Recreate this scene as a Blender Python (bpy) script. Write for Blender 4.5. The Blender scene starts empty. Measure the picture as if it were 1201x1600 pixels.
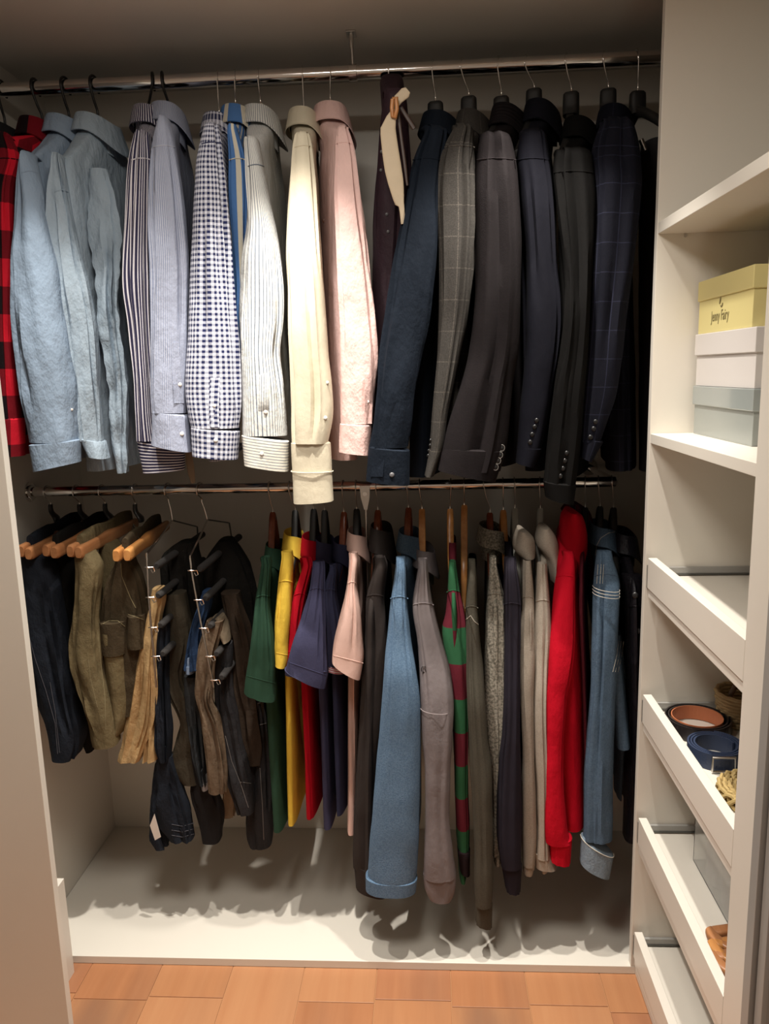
import bpy, bmesh, math, random
from mathutils import Vector, noise
random.seed(7)
S = bpy.context.scene
COL = S.collection
# ------------------------------------------------------------------ camera
W, H, F = 1201, 1600, 1196.0
PITCH, YAW, ROLL = 0.1798, -0.0597, -0.0261
CAM = Vector((0, -1.7734, 1.5533))
cp, sp, cy, sy = math.cos(PITCH), math.sin(PITCH), math.cos(YAW), math.sin(YAW)
FWD = Vector((sy*cp, cy*cp, -sp)); R0 = Vector((cy, -sy, 0)); U0 = R0.cross(FWD)
cr, sr = math.cos(ROLL), math.sin(ROLL)
RT = R0*cr + U0*sr; UP = U0*cr - R0*sr
cam = bpy.data.cameras.new('camera'); camo = bpy.data.objects.new('camera', cam); COL.objects.link(camo)
cam.sensor_fit = 'HORIZONTAL'; cam.sensor_width = 36.0; cam.lens = 36.0*F/W; cam.clip_start = 0.02
from mathutils import Matrix
M = Matrix((RT, UP, -FWD)).transposed().to_4x4(); M.translation = CAM
camo.matrix_world = M
S.camera = camo
# ------------------------------------------------------------------ world, lights, exposure
wd = bpy.data.worlds.new('world'); S.world = wd; wd.use_nodes = True
wd.node_tree.nodes['Background'].inputs[0].default_value = (1, .9, .78, 1)
wd.node_tree.nodes['Background'].inputs[1].default_value = 0.02
S.view_settings.view_transform = 'Standard'; S.view_settings.look = 'None'
S.view_settings.exposure = 0.12; S.view_settings.gamma = 1.0; S.view_settings.use_curve_mapping = False
CEIL = 2.375
WARM = (1.0, .945, .86)
def lamp(name, kind, loc, energy, col=WARM, size=.05, target=None, spot=None, blend=.6, sy=None):
    l = bpy.data.lights.new(name, kind); l.energy = energy; l.color = col
    if kind == 'AREA':
        l.size = size
        if sy: l.shape = 'RECTANGLE'; l.size_y = sy
    else: l.shadow_soft_size = size
    if kind == 'SPOT': l.spot_size = math.radians(spot); l.spot_blend = blend
    o = bpy.data.objects.new(name, l); COL.objects.link(o); o.location = loc
    if target: o.rotation_euler = (Vector(target)-Vector(loc)).to_track_quat('-Z', 'Y').to_euler()
    return o
# recessed ceiling downlights of the dressing room, then an added ambient fill
for lx, ly, le in ((-.74, -.27, 60), (-.28, -.27, 125), (.2, -.17, 95)):
    lamp('downlight_or_fill', 'SPOT', (lx, ly, CEIL-.012), le, size=.018, target=(lx, ly-.01, 0), spot=74, blend=1.0)
lamp('downlight_or_fill', 'AREA', (-.25, -.92, CEIL-.012), 15.5, size=.42, target=(-.25, -.92, 0))  # unseen soft area light added to lift the room's ambient level
# ------------------------------------------------------------------ pixel -> world
def ray(px, py): return FWD*F + RT*(px-W/2) - UP*(py-H/2)
def at(px, py, Y):
    d = ray(px, py); return CAM + d*((Y-CAM.y)/d.y)
def atz(px, py, Z):
    d = ray(px, py); return CAM + d*((Z-CAM.z)/d.z)
def atx(px, py, X):
    d = ray(px, py); return CAM + d*((X-CAM.x)/d.x)
def mpp(Y): return (Y-CAM.y)/F          # metres per pixel at depth Y (approx.)
# ------------------------------------------------------------------ object helpers
def wloc(o):
    v = Vector((0, 0, 0))
    while o: v += o.location; o = o.parent
    return v
def finish(name, me, mat, parent=None, smooth=True):
    o = bpy.data.objects.new(name, me); COL.objects.link(o)
    if mat: me.materials.append(mat)
    if smooth: me.polygons.foreach_set('use_smooth', [True]*len(me.polygons))
    if parent:
        off = wloc(parent)
        me.transform(Matrix.Translation(-off)); o.parent = parent
    return o
def own_origin(o, p):
    """move a top-level mesh's origin to p"""
    o.data.transform(Matrix.Translation(-Vector(p))); o.location = p; return o
def mesh_from(name, v, f, mat, parent=None, smooth=True, uv=None, fix=True):
    me = bpy.data.meshes.new(name); me.from_pydata([tuple(p) for p in v], [], f)
    if uv:
        l = me.uv_layers.new(name='UVMap'); l.data.foreach_set('uv', [c for q in uv for p in q for c in p])
    if fix:
        bm = bmesh.new(); bm.from_mesh(me); bmesh.ops.recalc_face_normals(bm, faces=bm.faces)
        if smooth:
            for e in bm.edges:
                if len(e.link_faces) == 2 and e.calc_face_angle(0) > .85: e.smooth = False
        bm.to_mesh(me); bm.free()
    me.update()
    return finish(name, me, mat, parent, smooth)
def thing(name, label, cat, loc=(0, 0, 0), group=None):
    o = bpy.data.objects.new(name, None); COL.objects.link(o); o.location = loc
    o.empty_display_size = .05
    return tag(o, label, cat, group)
def tag(o, label, cat, group=None):
    o['label'] = label; o['category'] = cat
    if group: o['group'] = group
    return o
def struct(o): o['kind'] = 'structure'; return o
def box(name, lo, hi, mat, parent=None, bev=.0015):
    me = bpy.data.meshes.new(name); bm = bmesh.new()
    bmesh.ops.create_cube(bm, size=1)
    lo, hi = Vector(lo), Vector(hi)
    for v in bm.verts: v.co = Vector([lo[i]+(hi[i]-lo[i])*(v.co[i]+.5) for i in range(3)])
    if bev: bmesh.ops.bevel(bm, geom=bm.edges[:], offset=bev, segments=2, affect='EDGES', profile=.5)
    bm.to_mesh(me); bm.free()
    return finish(name, me, mat, parent, False)
def tube(name, pts, r, mat, parent=None, n=8, closed=False):
    pts = [Vector(p) for p in pts]; v = []; f = []
    m = len(pts); nrm = None
    for i, p in enumerate(pts):
        t = (pts[min(i+1, m-1)]-pts[max(i-1, 0)]).normalized()
        if nrm is None: nrm = t.orthogonal().normalized()
        nrm = (nrm - t*nrm.dot(t)).normalized(); b = t.cross(nrm)
        rr = r[i] if isinstance(r, (list, tuple)) else r
        for k in range(n):
            a = 2*math.pi*k/n; v.append(p + nrm*math.cos(a)*rr + b*math.sin(a)*rr)
    for i in range(m-1):
        for k in range(n): f.append((i*n+k, i*n+(k+1) % n, (i+1)*n+(k+1) % n, (i+1)*n+k))
    f.append(tuple(range(n))); f.append(tuple((m-1)*n+k for k in range(n)))
    return mesh_from(name, v, f, mat, parent)
def cat(a, b, c, d, t):
    return .5*((2*b)+(-a+c)*t+(2*a-5*b+4*c-d)*t*t+(-a+3*b-3*c+d)*t*t*t)
SEED = [0]
def loft(name, rows, mat, parent=None, n=32, step=.014, amp=.004, fr=(16, 16, 5), open_end=True, p=1.0, hem=.045, rib=0, open_top=False, folds=None, gather=0, warp=None):
    """skin a tube through rows (centre, half-width vector, half-depth vector), with cloth folds, and UVs in metres"""
    SEED[0] += 1; so = Vector((SEED[0]*3.7 % 50, SEED[0]*5.3 % 50, SEED[0]*1.9 % 50))
    rnd = random.Random(SEED[0]*17)
    fl = []
    if folds:
        for _ in range(folds[0]):
            fl.append((rnd.uniform(-1.35, 1.35), rnd.uniform(-.5, .5), rnd.uniform(.09, .2), folds[1]*rnd.uniform(.6, 1.2), rnd.uniform(-.2, .45), rnd.uniform(.55, 1.2)))
    rs = []
    m = len(rows)
    for i in range(m-1):
        a, b, c, d = rows[max(i-1, 0)], rows[i], rows[i+1], rows[min(i+2, m-1)]
        k = max(1, int((b[0]-c[0]).length/step))
        for j in range(k):
            t = j/k; rs.append(tuple(cat(a[q], b[q], c[q], d[q], t) for q in range(3)))
    rs.append(rows[-1])
    v = []; ln = 0; vs = []; per = 0
    tot = sum((rs[i][0]-rs[i-1][0]).length for i in range(1, len(rs))) or 1
    for i, (c, A, B) in enumerate(rs):
        if i: ln += (c-rs[i-1][0]).length
        vs.append(ln)
        for k in range(n):
            th = 2*math.pi*k/n-math.pi; s_, c_ = math.sin(th), math.cos(th)
            s_ = math.copysign(abs(s_)**p, s_); c_ = math.copysign(abs(c_)**p, c_)
            q = c + A*s_ - B*c_
            if amp or fl:
                o = (A*s_-B*c_)
                if o.length > 1e-6:
                    e = min(1, ln/.08)
                    w = Vector((q.x*fr[0], q.y*fr[1], q.z*fr[2]))+so
                    d = noise.noise(w)*amp*1.3 + noise.noise(w*2.3)*amp*.6
                    if fl:
                        tt = ln/tot
                        for f0, dr, wd_, dp, t0, t1 in fl:
                            x = (th-f0-dr*(tt-.5))/wd_
                            if abs(x) < 4:
                                wn = max(0, min(1, (tt-t0)/.15))*max(0, min(1, (t1-tt)/.12))
                                d += dp*wn*(-math.exp(-x*x)+.55*math.exp(-(x-1.7)**2)+.35*math.exp(-(x+1.7)**2))
                        if gather: d += gather*math.sin(th*13+so.x)*math.exp(-(tot-ln)/.045)
                    if rib: d += rib*math.sin(k*2*math.pi/n*(n//4))
                    q = q + o.normalized()*d*e
            if warp: q = warp(q)
            v.append(q)
        per = max(per, sum((v[-n+k]-v[-n+(k+1) % n]).length for k in range(n)))
    f = []; uv = []
    L = len(rs)
    def quad(r0, r1, v0, v1):
        for k in range(n):
            k2 = (k+1) % n
            f.append((r0*n+k, r0*n+k2, r1*n+k2, r1*n+k))
            u0, u1 = (k/n-.5)*per, ((k+1)/n-.5)*per
            uv.append(((u0, -v0), (u1, -v0), (u1, -v1), (u0, -v1)))
    for i in range(L-1): quad(i, i+1, vs[i], vs[i+1])
    if not open_top:
        f.append(tuple(range(n))); uv.append(tuple(((k/n-.5)*per, 0) for k in range(n)))
    if open_end:      # turned-in hem: the cloth has thickness and a hollow inside
        c = rs[-1][0]; ax = (rs[-2][0]-c).normalized() if L > 1 else Vector((0, 0, 1))
        base = v[-n:]
        v += [c+(q-c)*.93 for q in base]; v += [c+(q-c)*.86+ax*hem for q in base]
        quad(L-1, L, ln, ln+.004); quad(L, L+1, ln, ln+hem)
        f.append(tuple((L+1)*n+k for k in range(n))); uv.append(tuple(((k/n-.5)*per, -ln-hem) for k in range(n)))
    else:
        f.append(tuple((L-1)*n+k for k in range(n))); uv.append(tuple(((k/n-.5)*per, -ln) for k in range(n)))
    return mesh_from(name, v, f, mat, parent, uv=uv)
def prow(Y, b, tok):
    """'250:38-50' or 'x,y|x,y' -> ring on the depth plane Y"""
    if '|' in tok:
        l, r = [tuple(map(float, q.split(','))) for q in tok.split('|')]
    else:
        y, lr = tok.split(':'); a, c = lr.split('~') if '~' in lr else lr.split('-')
        l, r = (float(a), float(y)), (float(c), float(y))
    L_, R_ = at(l[0], l[1], Y), at(r[0], r[1], Y)
    return ((L_+R_)/2, (R_-L_)/2, Vector((0, b, 0)))
def prows(s, Y, b):
    """Y and b may be (top, bottom) pairs"""
    t = s.split(); m = len(t); out = []
    for i, q in enumerate(t):
        k = i/max(1, m-1)
        y = Y if not isinstance(Y, tuple) else Y[0]+(Y[1]-Y[0])*min(1, k*2.2)
        bb = b if not isinstance(b, tuple) else b[0]+(b[1]-b[0])*k
        out.append(prow(y, bb, q))
    return out
# ------------------------------------------------------------------ materials
def s2l(c): return c/12.92 if c <= .04045 else ((c+.055)/1.055)**2.4
def rgb(r, g, b, k=1.0): return tuple(min(.9, s2l(x/255)*k) for x in (r, g, b))+(1,)
class NB:
    def __init__(self, name):
        self.m = bpy.data.materials.new(name); self.m.use_nodes = True
        self.t = self.m.node_tree; self.b = self.t.nodes['Principled BSDF']
    def n(self, t, **k):
        x = self.t.nodes.new(t)
        for a, b in k.items(): setattr(x, a, b)
        return x
    def l(self, a, b): self.t.links.new(a, b)
    def math(self, op, a, b=None, c=None):
        x = self.n('ShaderNodeMath', operation=op)
        for i, q in enumerate((a, b, c)):
            if q is None: continue
            if isinstance(q, (int, float)): x.inputs[i].default_value = q
            else: self.l(q, x.inputs[i])
        return x.outputs[0]
    def mix(self, f, a, b, mode='MIX'):
        x = self.n('ShaderNodeMix', data_type='RGBA', blend_type=mode)
        for i, q in ((0, f), (6, a), (7, b)):
            if isinstance(q, (int, float)): x.inputs[i].default_value = q
            elif isinstance(q, tuple): x.inputs[i].default_value = q
            else: self.l(q, x.inputs[i])
        return x.outputs[2]
    def noise(self, scale, vec=None, detail=3, rough=.55):
        x = self.n('ShaderNodeTexNoise'); x.inputs['Scale'].default_value = scale
        x.inputs['Detail'].default_value = detail; x.inputs['Roughness'].default_value = rough
        if vec is not None: self.l(vec, x.inputs['Vector'])
        return x.outputs['Fac']
    def uv(self):
        c = self.n('ShaderNodeTexCoord'); s = self.n('ShaderNodeSeparateXYZ'); self.l(c.outputs['UV'], s.inputs[0])
        return c.outputs['UV'], s.outputs[0], s.outputs[1], c.outputs['Object']
    def ramp(self, f, lo, hi):
        x = self.n('ShaderNodeMapRange'); x.inputs[1].default_value = lo; x.inputs[2].default_value = hi
        self.l(f, x.inputs[0]); return x.outputs[0]
MATS = {}
def fabric(name, c1, pat=None, c2=None, c3=None, per=.01, duty=.5, rough=.85, wr=.25, weave=.15, var=.12, mott=None, sheen=.06, off=0.0, fade=0, pst=.5):
    """woven / knitted cloth. pat: None, 'v','h' stripes, 'check' (gingham), 'buffalo', 'pane', 'band'"""
    if name in MATS: return MATS[name]
    k = NB(name); uv, u, v, ob = k.uv()
    col = c1
    def stripe(x, p, d, o=0.0): return k.math('LESS_THAN', k.math('FRACT', k.math('MULTIPLY_ADD', x, 1/p, 100.0+o)), d)
    if pat == 'v': col = k.mix(stripe(u, per, duty), c1, c2)
    elif pat == 'h': col = k.mix(stripe(v, per, duty), c1, c2)
    elif pat == 'band': col = k.mix(stripe(v, per, duty, off), c1, c2)
    elif pat == 'check':
        s = k.math('MULTIPLY', k.math('ADD', stripe(u, per, .5), stripe(v, per, .5)), .5)
        col = k.mix(s, c1, c2)
    elif pat == 'buffalo':
        a, b = stripe(u, per, .5, off), stripe(v, per, .5)
        col = k.mix(a, k.mix(b, c1, c2), k.mix(b, c2, c3))
    elif pat == 'pane':
        s = k.math('MAXIMUM', stripe(u, per*.8, .035), stripe(v, per, .03))
        col = k.mix(k.math('MULTIPLY', s, pst), c1, c2)
    big = k.noise(9, ob, 3)
    col = k.mix(k.math('MULTIPLY', k.ramp(big, .3, .7), var), col, (0, 0, 0, 1) if not fade else tuple(fade))
    fine = k.noise(mott[0] if mott else 420, ob, 2)
    if mott: col = k.mix(k.math('MULTIPLY', k.ramp(fine, .42, .6), mott[1]), col, mott[2])
    k.l(col, k.b.inputs['Base Color']) if not isinstance(col, tuple) else None
    k.b.inputs['Roughness'].default_value = rough
    k.b.inputs['Sheen Weight'].default_value = sheen; k.b.inputs['Sheen Roughness'].default_value = .5
    k.b.inputs['Sheen Tint'].default_value = c1
    k.b.inputs['Specular IOR Level'].default_value = .1
    mp = k.n('ShaderNodeMapping'); k.l(ob, mp.inputs[0]); mp.inputs['Scale'].default_value = (1.0, 1.0, .55)
    w1 = k.noise(22, mp.outputs[0], 4, .6)
    w2 = k.noise(650, ob, 1)
    b1 = k.n('ShaderNodeBump'); b1.inputs['Strength'].default_value = wr; b1.inputs['Distance'].default_value = .02; k.l(w1, b1.inputs['Height'])
    b2 = k.n('ShaderNodeBump'); b2.inputs['Strength'].default_value = weave; b2.inputs['Distance'].default_value = .002
    k.l(w2, b2.inputs['Height']); k.l(b1.outputs[0], b2.inputs['Normal']); k.l(b2.outputs[0], k.b.inputs['Normal'])
    MATS[name] = k.m; return k.m
def plain(name, c, rough=.4, metal=0.0, spec=.5, trans=0.0, bump=0, alpha=1.0, var=0.0, coat=0.0):
    if name in MATS: return MATS[name]
    k = NB(name); b = k.b
    b.inputs['Base Color'].default_value = c; b.inputs['Roughness'].default_value = rough; b.inputs['Metallic'].default_value = metal
    b.inputs['Specular IOR Level'].default_value = spec; b.inputs['Transmission Weight'].default_value = trans; b.inputs['Alpha'].default_value = alpha
    b.inputs['Coat Weight'].default_value = coat
    uv, u, v, ob = k.uv()
    nz = k.noise(35, ob, 3)
    if var: k.l(k.mix(k.math('MULTIPLY', nz, var), c, tuple(x*.55 for x in c[:3])+(1,)), b.inputs['Base Color'])
    if bump:
        bb = k.n('ShaderNodeBump'); bb.inputs['Strength'].default_value = bump; bb.inputs['Distance'].default_value = .001
        k.l(k.noise(300, ob, 2), bb.inputs['Height']); k.l(bb.outputs[0], b.inputs['Normal'])
    MATS[name] = k.m; return k.m
def wood(name, c1, c2, scale=1.0, rough=.4, streak=0, sd=0.0):
    if name in MATS: return MATS[name]
    k = NB(name); uv, u, v, ob = k.uv()
    mp = k.n('ShaderNodeMapping'); k.l(ob, mp.inputs[0]); mp.inputs['Scale'].default_value = (26*scale, 1.6*scale, 26*scale)
    mp.inputs['Location'].default_value = (sd*3.1, sd*7.7, sd)
    g = k.noise(1.0, mp.outputs[0], 5, .6)
    col = k.mix(k.ramp(g, .3, .72), c1, c2)
    mp2 = k.n('ShaderNodeMapping'); k.l(ob, mp2.inputs[0]); mp2.inputs['Scale'].default_value = (7, 1.1, 7); mp2.inputs['Location'].default_value = (sd*1.3, sd*2.1, 0)
    g2 = k.noise(1.0, mp2.outputs[0], 2)
    if streak: col = k.mix(k.math('MULTIPLY', k.ramp(g2, .45, .75), streak), col, rgb(112, 84, 70))
    k.l(col, k.b.inputs['Base Color']); k.b.inputs['Roughness'].default_value = rough
    bb = k.n('ShaderNodeBump'); bb.inputs['Strength'].default_value = .12; bb.inputs['Distance'].default_value = .001; k.l(g, bb.inputs['Height']); k.l(bb.outputs[0], k.b.inputs['Normal'])
    MATS[name] = k.m; return k.m
WHITE = plain('white_laminate', rgb(222, 216, 205), .38, var=.03)
WHITE_E = plain('white_laminate_edge', rgb(226, 222, 214), .42)
PAINT = plain('wall_paint', rgb(220, 216, 208), .8, bump=.1)
CEILM = plain('ceiling_paint', rgb(224, 220, 212), .9, bump=.05)
CHROME = plain('chrome', (.78, .76, .74, 1), .13, 1.0)
STEEL = plain('brushed_steel', (.62, .6, .57, 1), .28, 1.0)
ALU = plain('grey_aluminium', rgb(158, 156, 152), .45, .15)
DKMETAL = plain('dark_runner_steel', rgb(92, 92, 88), .4, .5)
BLKPL = plain('black_plastic', rgb(22, 20, 19), .38)
BLKMAT = plain('black_matt_plastic', rgb(24, 23, 22), .55)
FOAM = plain('black_foam', rgb(38, 35, 34), .9, bump=.4)
WHPL = plain('white_plastic', rgb(205, 195, 182), .4)
GRPL = plain('grey_plastic', rgb(150, 148, 140), .45)
MIRROR = plain('mirror_glass', (.82, .84, .83, 1), .02, 1.0)
WOODH = wood('hanger_wood', rgb(196, 140, 82), rgb(168, 108, 58), 2.0, .3)
WOODR = wood('red_hanger_wood', rgb(126, 66, 40), rgb(96, 44, 28), 2.0, .25)
WOODO = wood('orange_hanger_wood', rgb(180, 126, 84), rgb(152, 98, 60), 2.0, .35)
# ------------------------------------------------------------------ setting
XL, XT, YR, ZUP, ZLO = -1.111, .5025, .277, 2.2855, 1.2522
XR, YB, ZF = 1.05, .6, .022
TW = .45
def slab(name, lo, hi, mat): return struct(box(name, lo, hi, mat, None, 0))
slab('wall_back', (XL-.02, YB, 0), (XR+.02, YB+.03, CEIL), WHITE)
slab('wall_left', (XL-.02, 0, 0), (XL, YB, CEIL), WHITE)
slab('wall_right', (XR, -2.6, 0), (XR+.03, YB, CEIL), PAINT)
slab('wall_left_outer', (-1.58, -2.6, 0), (-1.55, 0, CEIL), PAINT).name = 'wall_west'
slab('wall_front', (-1.58, -2.63, 0), (XR+.03, -2.6, CEIL), PAINT)
slab('ceiling', (-1.58, -2.63, CEIL), (XR+.03, YB+.03, CEIL+.03), CEILM)
slab('trim_1', (-1.55, -.018, 0), (XL-.02, 0, CEIL), WHITE)
GROUT = plain('joint_grout', rgb(176, 128, 88), .8)
fl = slab('floor', (-1.55, -2.6, -.03), (XR, .6, -.0025), GROUT)
PW = .193
planks = [wood('floor_plank_%d' % i, tuple(x*.68 for x in rgb(*a)[:3])+(1,), tuple(x*.68 for x in rgb(*b)[:3])+(1,), 1.0, .42, st, i*1.7) for i, (a, b, st) in enumerate([
    ((212, 150, 104), (198, 134, 90), .25), ((216, 156, 110), (204, 140, 96), .15), ((206, 142, 98), (190, 126, 84), .35),
    ((210, 150, 104), (194, 132, 90), .9), ((204, 140, 98), (188, 124, 86), .45)])]
x0 = atz(476, 1516, 0).x - PW*6
yj = atz(560, 1568, 0).y
shared = {}
for i in range(14):
    xa = x0+i*PW; xb = xa+PW-.002
    if xb < -1.54 or xa > XR: continue
    xa, xb = max(xa, -1.55), min(xb, XR)
    o = ((i*37) % 5-2)*.006 + (.3 if i in (5,) else 0)
    y = yj + o + .6*1
    while y > -2.6:
        ya, yb = max(y-.6+.003, -2.6), min(y, .0)
        if yb > ya+.02 and yb <= .01:
            mt = planks[(i*3+int(round(y*7))) % 5]
            key = (round(xb-xa, 3), round(yb-ya, 3), mt.name)
            if key not in shared:
                b = box('plank', (0, 0, -.003), (xb-xa, yb-ya, 0), mt, None, .0008); shared[key] = b.data
            else:
                b = bpy.data.objects.new('plank', shared[key]); COL.objects.link(b)
            b.parent = fl; b.location = (xa, ya, 0)
        y -= .6
t = tag(box('base_panel', (XL+.001, 0, 0), (XR-.001, YB-.001, ZF), WHITE, None, .001), 'white wardrobe base panel lying on the wooden floor under the hanging clothes', 'panel')
# ------------------------------------------------------------------ rails
def rail(z, label, y=YR):
    t = thing('clothes_rail', label, 'rail', (0, y, z)); XR = globals()['XR'] if z > 2 else at(962, 757, YR).x
    tube('rail_tube', [(XL+.002+(XR-XL-.004)*i/30, y, z) for i in range(31)], .0165 if z > 2 else .0138, CHROME, t, 20)
    if z < 2:
        tube('end_arm', [(XR-.006, y, z), (XR-.006, YB-.004, z), (XR-.006, YB-.003, z), (XR-.006, YB-.0005, z)], [.010, .010, .026, .026], CHROME, t, 16)
    for x, d in ((XL, 1), (XR, -1))[:2 if z > 2 else 1]:
        tube('flange', [(x+d*.0005, y, z), (x+d*.003, y, z), (x+d*.004, y, z), (x+d*.012, y, z), (x+d*.013, y, z)], [.028, .028, .02, .019, .0148], CHROME, t, 24)
        for a in (.6, 2.7, 4.7):
            tube('screw', [(x+d*.003, y+.022*math.cos(a), z+.022*math.sin(a)), (x+d*.0055, y+.022*math.cos(a), z+.022*math.sin(a))], .003, STEEL, t, 10)
    return t
ru = rail(ZUP, 'upper chrome clothes rail under the ceiling, carrying shirts and suit jackets')
xb = at(550, 108, YR).x
pl = box('bracket', (xb-.012, YR-.02, CEIL-.004), (xb+.012, YR+.02, CEIL-.0005), STEEL, ru, .001)
tube('bracket_post', [(xb, YR, CEIL-.003), (xb, YR, CEIL-.03), (xb+.001, YR, CEIL-.04), (xb+.002, YR, ZUP+.0165)], [.006, .005, .0038, .0035], STEEL, ru, 12)
tube('bracket_ring', [(xb-.009, YR, ZUP), (xb-.008, YR, ZUP), (xb+.011, YR, ZUP), (xb+.012, YR, ZUP)], [.017, .0195, .0195, .017], CHROME, ru, 20)
rl = rail(ZLO, 'lower chrome clothes rail at mid height, carrying trousers, polos and hoodies')
xs = at(571, 775, YR).x
def slabpoly(name, pts, y0, y1, mat, parent):
    n = len(pts); v = [(p[0], y0, p[1]) for p in pts]+[(p[0], y1, p[1]) for p in pts]
    f = [tuple(range(n)), tuple(range(2*n-1, n-1, -1))]+[(i, (i+1) % n, n+(i+1) % n, n+i) for i in range(n)]
    return mesh_from(name, v, f, mat, parent, False)
slabpoly('support_plate', [(xs-.014, ZLO+.004), (xs+.014, ZLO+.004), (xs+.012, ZLO-.03), (xs+.005, ZLO-.062), (xs-.003, ZLO-.062), (xs-.011, ZLO-.03)], YR-.0215, YR-.0155, STEEL, rl)
tube('screw', [(xs, YR-.0216, ZLO-.018), (xs, YR-.024, ZLO-.018)], .006, CHROME, rl, 12)
tube('support_post', [(xs+.001, YR-.0185, ZLO-.058), (xs+.001, YR-.0185, ZLO-.07), (xs+.001, YR-.0185, ZF)], [.004, .0035, .003], STEEL, rl, 10)
# ------------------------------------------------------------------ right shelf tower
tw = thing('shelf_tower', 'white open shelf tower with pull-out trays to the right of the hanging clothes', 'shelf unit', (XT, 0, 0))
YN = -.572
box('side_panel', (XT, 0.0, ZF+.0004), (XT+TW, .02, CEIL-.001), WHITE, tw, .0008)
box('side_panel', (XT, YN-.078, 0), (XT+TW, YN, CEIL-.001), WHITE, tw, .0008)
box('back_panel', (XT+TW, YN-.078, 0), (XT+TW+.012, -.0005, CEIL-.001), WHITE, tw, 0)
for z0, z1 in ((1.834, 1.858), (1.380, 1.402)):
    box('shelf', (XT+.001, YN+.001, z0), (XT+TW-.001, -.001, z1), WHITE, tw, .001)
    for yy in (-.006, YN+.006):
        tube('shelf_pin', [(XT+.06, yy, z0-.005), (XT+.06, yy*.3 if yy > -.1 else YN, z0-.005)], .0035, STEEL, tw, 8)
box('shelf', (XT+.001, YN+.001, CEIL-.06), (XT+TW-.001, -.001, CEIL-.038), WHITE, tw, .001)
box('plinth', (XT+.012, YN, 0), (XT+.03, -.001, .02), WHITE, tw, .001)
TRAY = []
for zt in (1.115, .7785, .454, .135):
    tf = box('tray', (XT+.002, YN+.006, zt-.072), (XT+.022, -.014, zt), WHITE, tw, .0012)
    zfl = zt-.045
    box('tray_bottom', (XT+.021, YN+.008, zfl-.016), (XT+TW-.02, -.012, zfl), WHITE, tf, 0)
    box('tray_lip', (XT+.005, YN+.006, zt-.094), (XT+.021, -.014, zt-.0735), WHITE, tf, .001)
    box('runner', (XT+.004, -.0115, zt-.075), (XT+.006, -.001, zt-.02), DKMETAL, tf, 0)
    box('runner', (XT+.024, -.011, zfl+.001), (XT+TW-.03, -.001, zfl+.006), DKMETAL, tf, 0)
    box('runner', (XT+.024, -.009, zfl+.006), (XT+TW-.03, -.001, zfl+.02), ALU, tf, 0)
    box('tray_back', (XT+TW-.02, YN+.008, zfl-.016), (XT+TW-.008, -.012, zt-.01), WHITE, tf, 0)
    TRAY.append(zfl)
# mirror door beside the tower
md = thing('mirror_door', 'mirror door with grey aluminium frame standing next to the shelf tower', 'mirror', (XT, -.66, 0))
box('frame', (XT-.004, -.678, .012), (XT+.022, -.652, CEIL-.02), ALU, md, .001)
box('frame', (XT+.004, -.705, .012), (XT+.026, -.681, CEIL-.02), ALU, md, .001)
box('frame', (XT+.006, -1.5, .012), (XT+.026, -1.475, CEIL-.02), ALU, md, .001)
box('frame', (XT+.006, -1.474, .012), (XT+.026, -.706, .04), ALU, md, .001)
box('frame', (XT+.006, -1.474, CEIL-.045), (XT+.026, -.706, CEIL-.02), ALU, md, .001)
box('mirror_pane', (XT+.012, -1.476, .038), (XT+.018, -.703, CEIL-.043), MIRROR, md, 0)
# left tower: near side panel and the far end of a tray front
lt = thing('left_shelf_tower', 'white side of a second shelf tower filling the left edge of the view', 'shelf unit', (-1.0, -.3, 0))
lt.name = 'shelf_tower'
YP = -.26
xp = at(5.4, 730, YP).x; xp2 = at(73.6, 1283, YP).x; XP = (xp+xp2)/2
box('side_panel', (-1.5, YP, 0), (XP, YP+.02, CEIL-.001), WHITE, lt, .0008)
XD = at(100, 1372, -.03).x; ZD = at(95, 1372, -.03).z
box('tray', (XD-.024, YP+.022, ZD-.5), (XD, -.03, ZD), WHITE, lt, .0012)
box('back_panel', (-1.5, YP+.02, 0), (-1.48, -.02, CEIL-.001), WHITE, lt, 0)
# ------------------------------------------------------------------ hangers
def hangvec(hx, sx, sy_, zr, dY=.2):
    X = at(hx, 0, YR); 
    c = at(hx, 110 if zr > 2 else 762, YR); s = at(sx, sy_, YR-dY)
    u = Vector((s.x-c.x, s.y-YR, 0)); return c, s, u
def hook(t, R, N, uh, r, mat, rr=.0147, tip=-35):
    """stem from N up in front of the rail centre R, over it, to a tip behind"""
    ro = (.0165 if R.z > 2 else .0138)+r+.0016; pts = []
    front = -uh      # towards the camera
    pts.append(N); pts.append(N+Vector((0, 0, (R.z-N.z)*.22)))
    f = R+front*ro
    pts.append(Vector((f.x*.45+N.x*.55, f.y*.45+N.y*.55, N.z+(R.z-N.z)*.48)))
    pts.append(Vector((f.x*.85+N.x*.15, f.y*.85+N.y*.15, R.z-ro*.75)))
    for a in range(190, tip-1, -15):
        a_ = math.radians(a)
        pts.append(R - front*ro*math.cos(a_) + Vector((0, 0, ro*math.sin(a_))))
    # smooth
    sm = []
    for i in range(len(pts)-1):
        a, b, c, d = pts[max(i-1, 0)], pts[i], pts[i+1], pts[min(i+2, len(pts)-1)]
        k = 4 if i < 4 else 1
        for j in range(k): sm.append(cat(a, b, c, d, j/k))
    sm.append(pts[-1])
    return tube('hook', sm, r, mat, t, 8)
NH = {}
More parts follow.
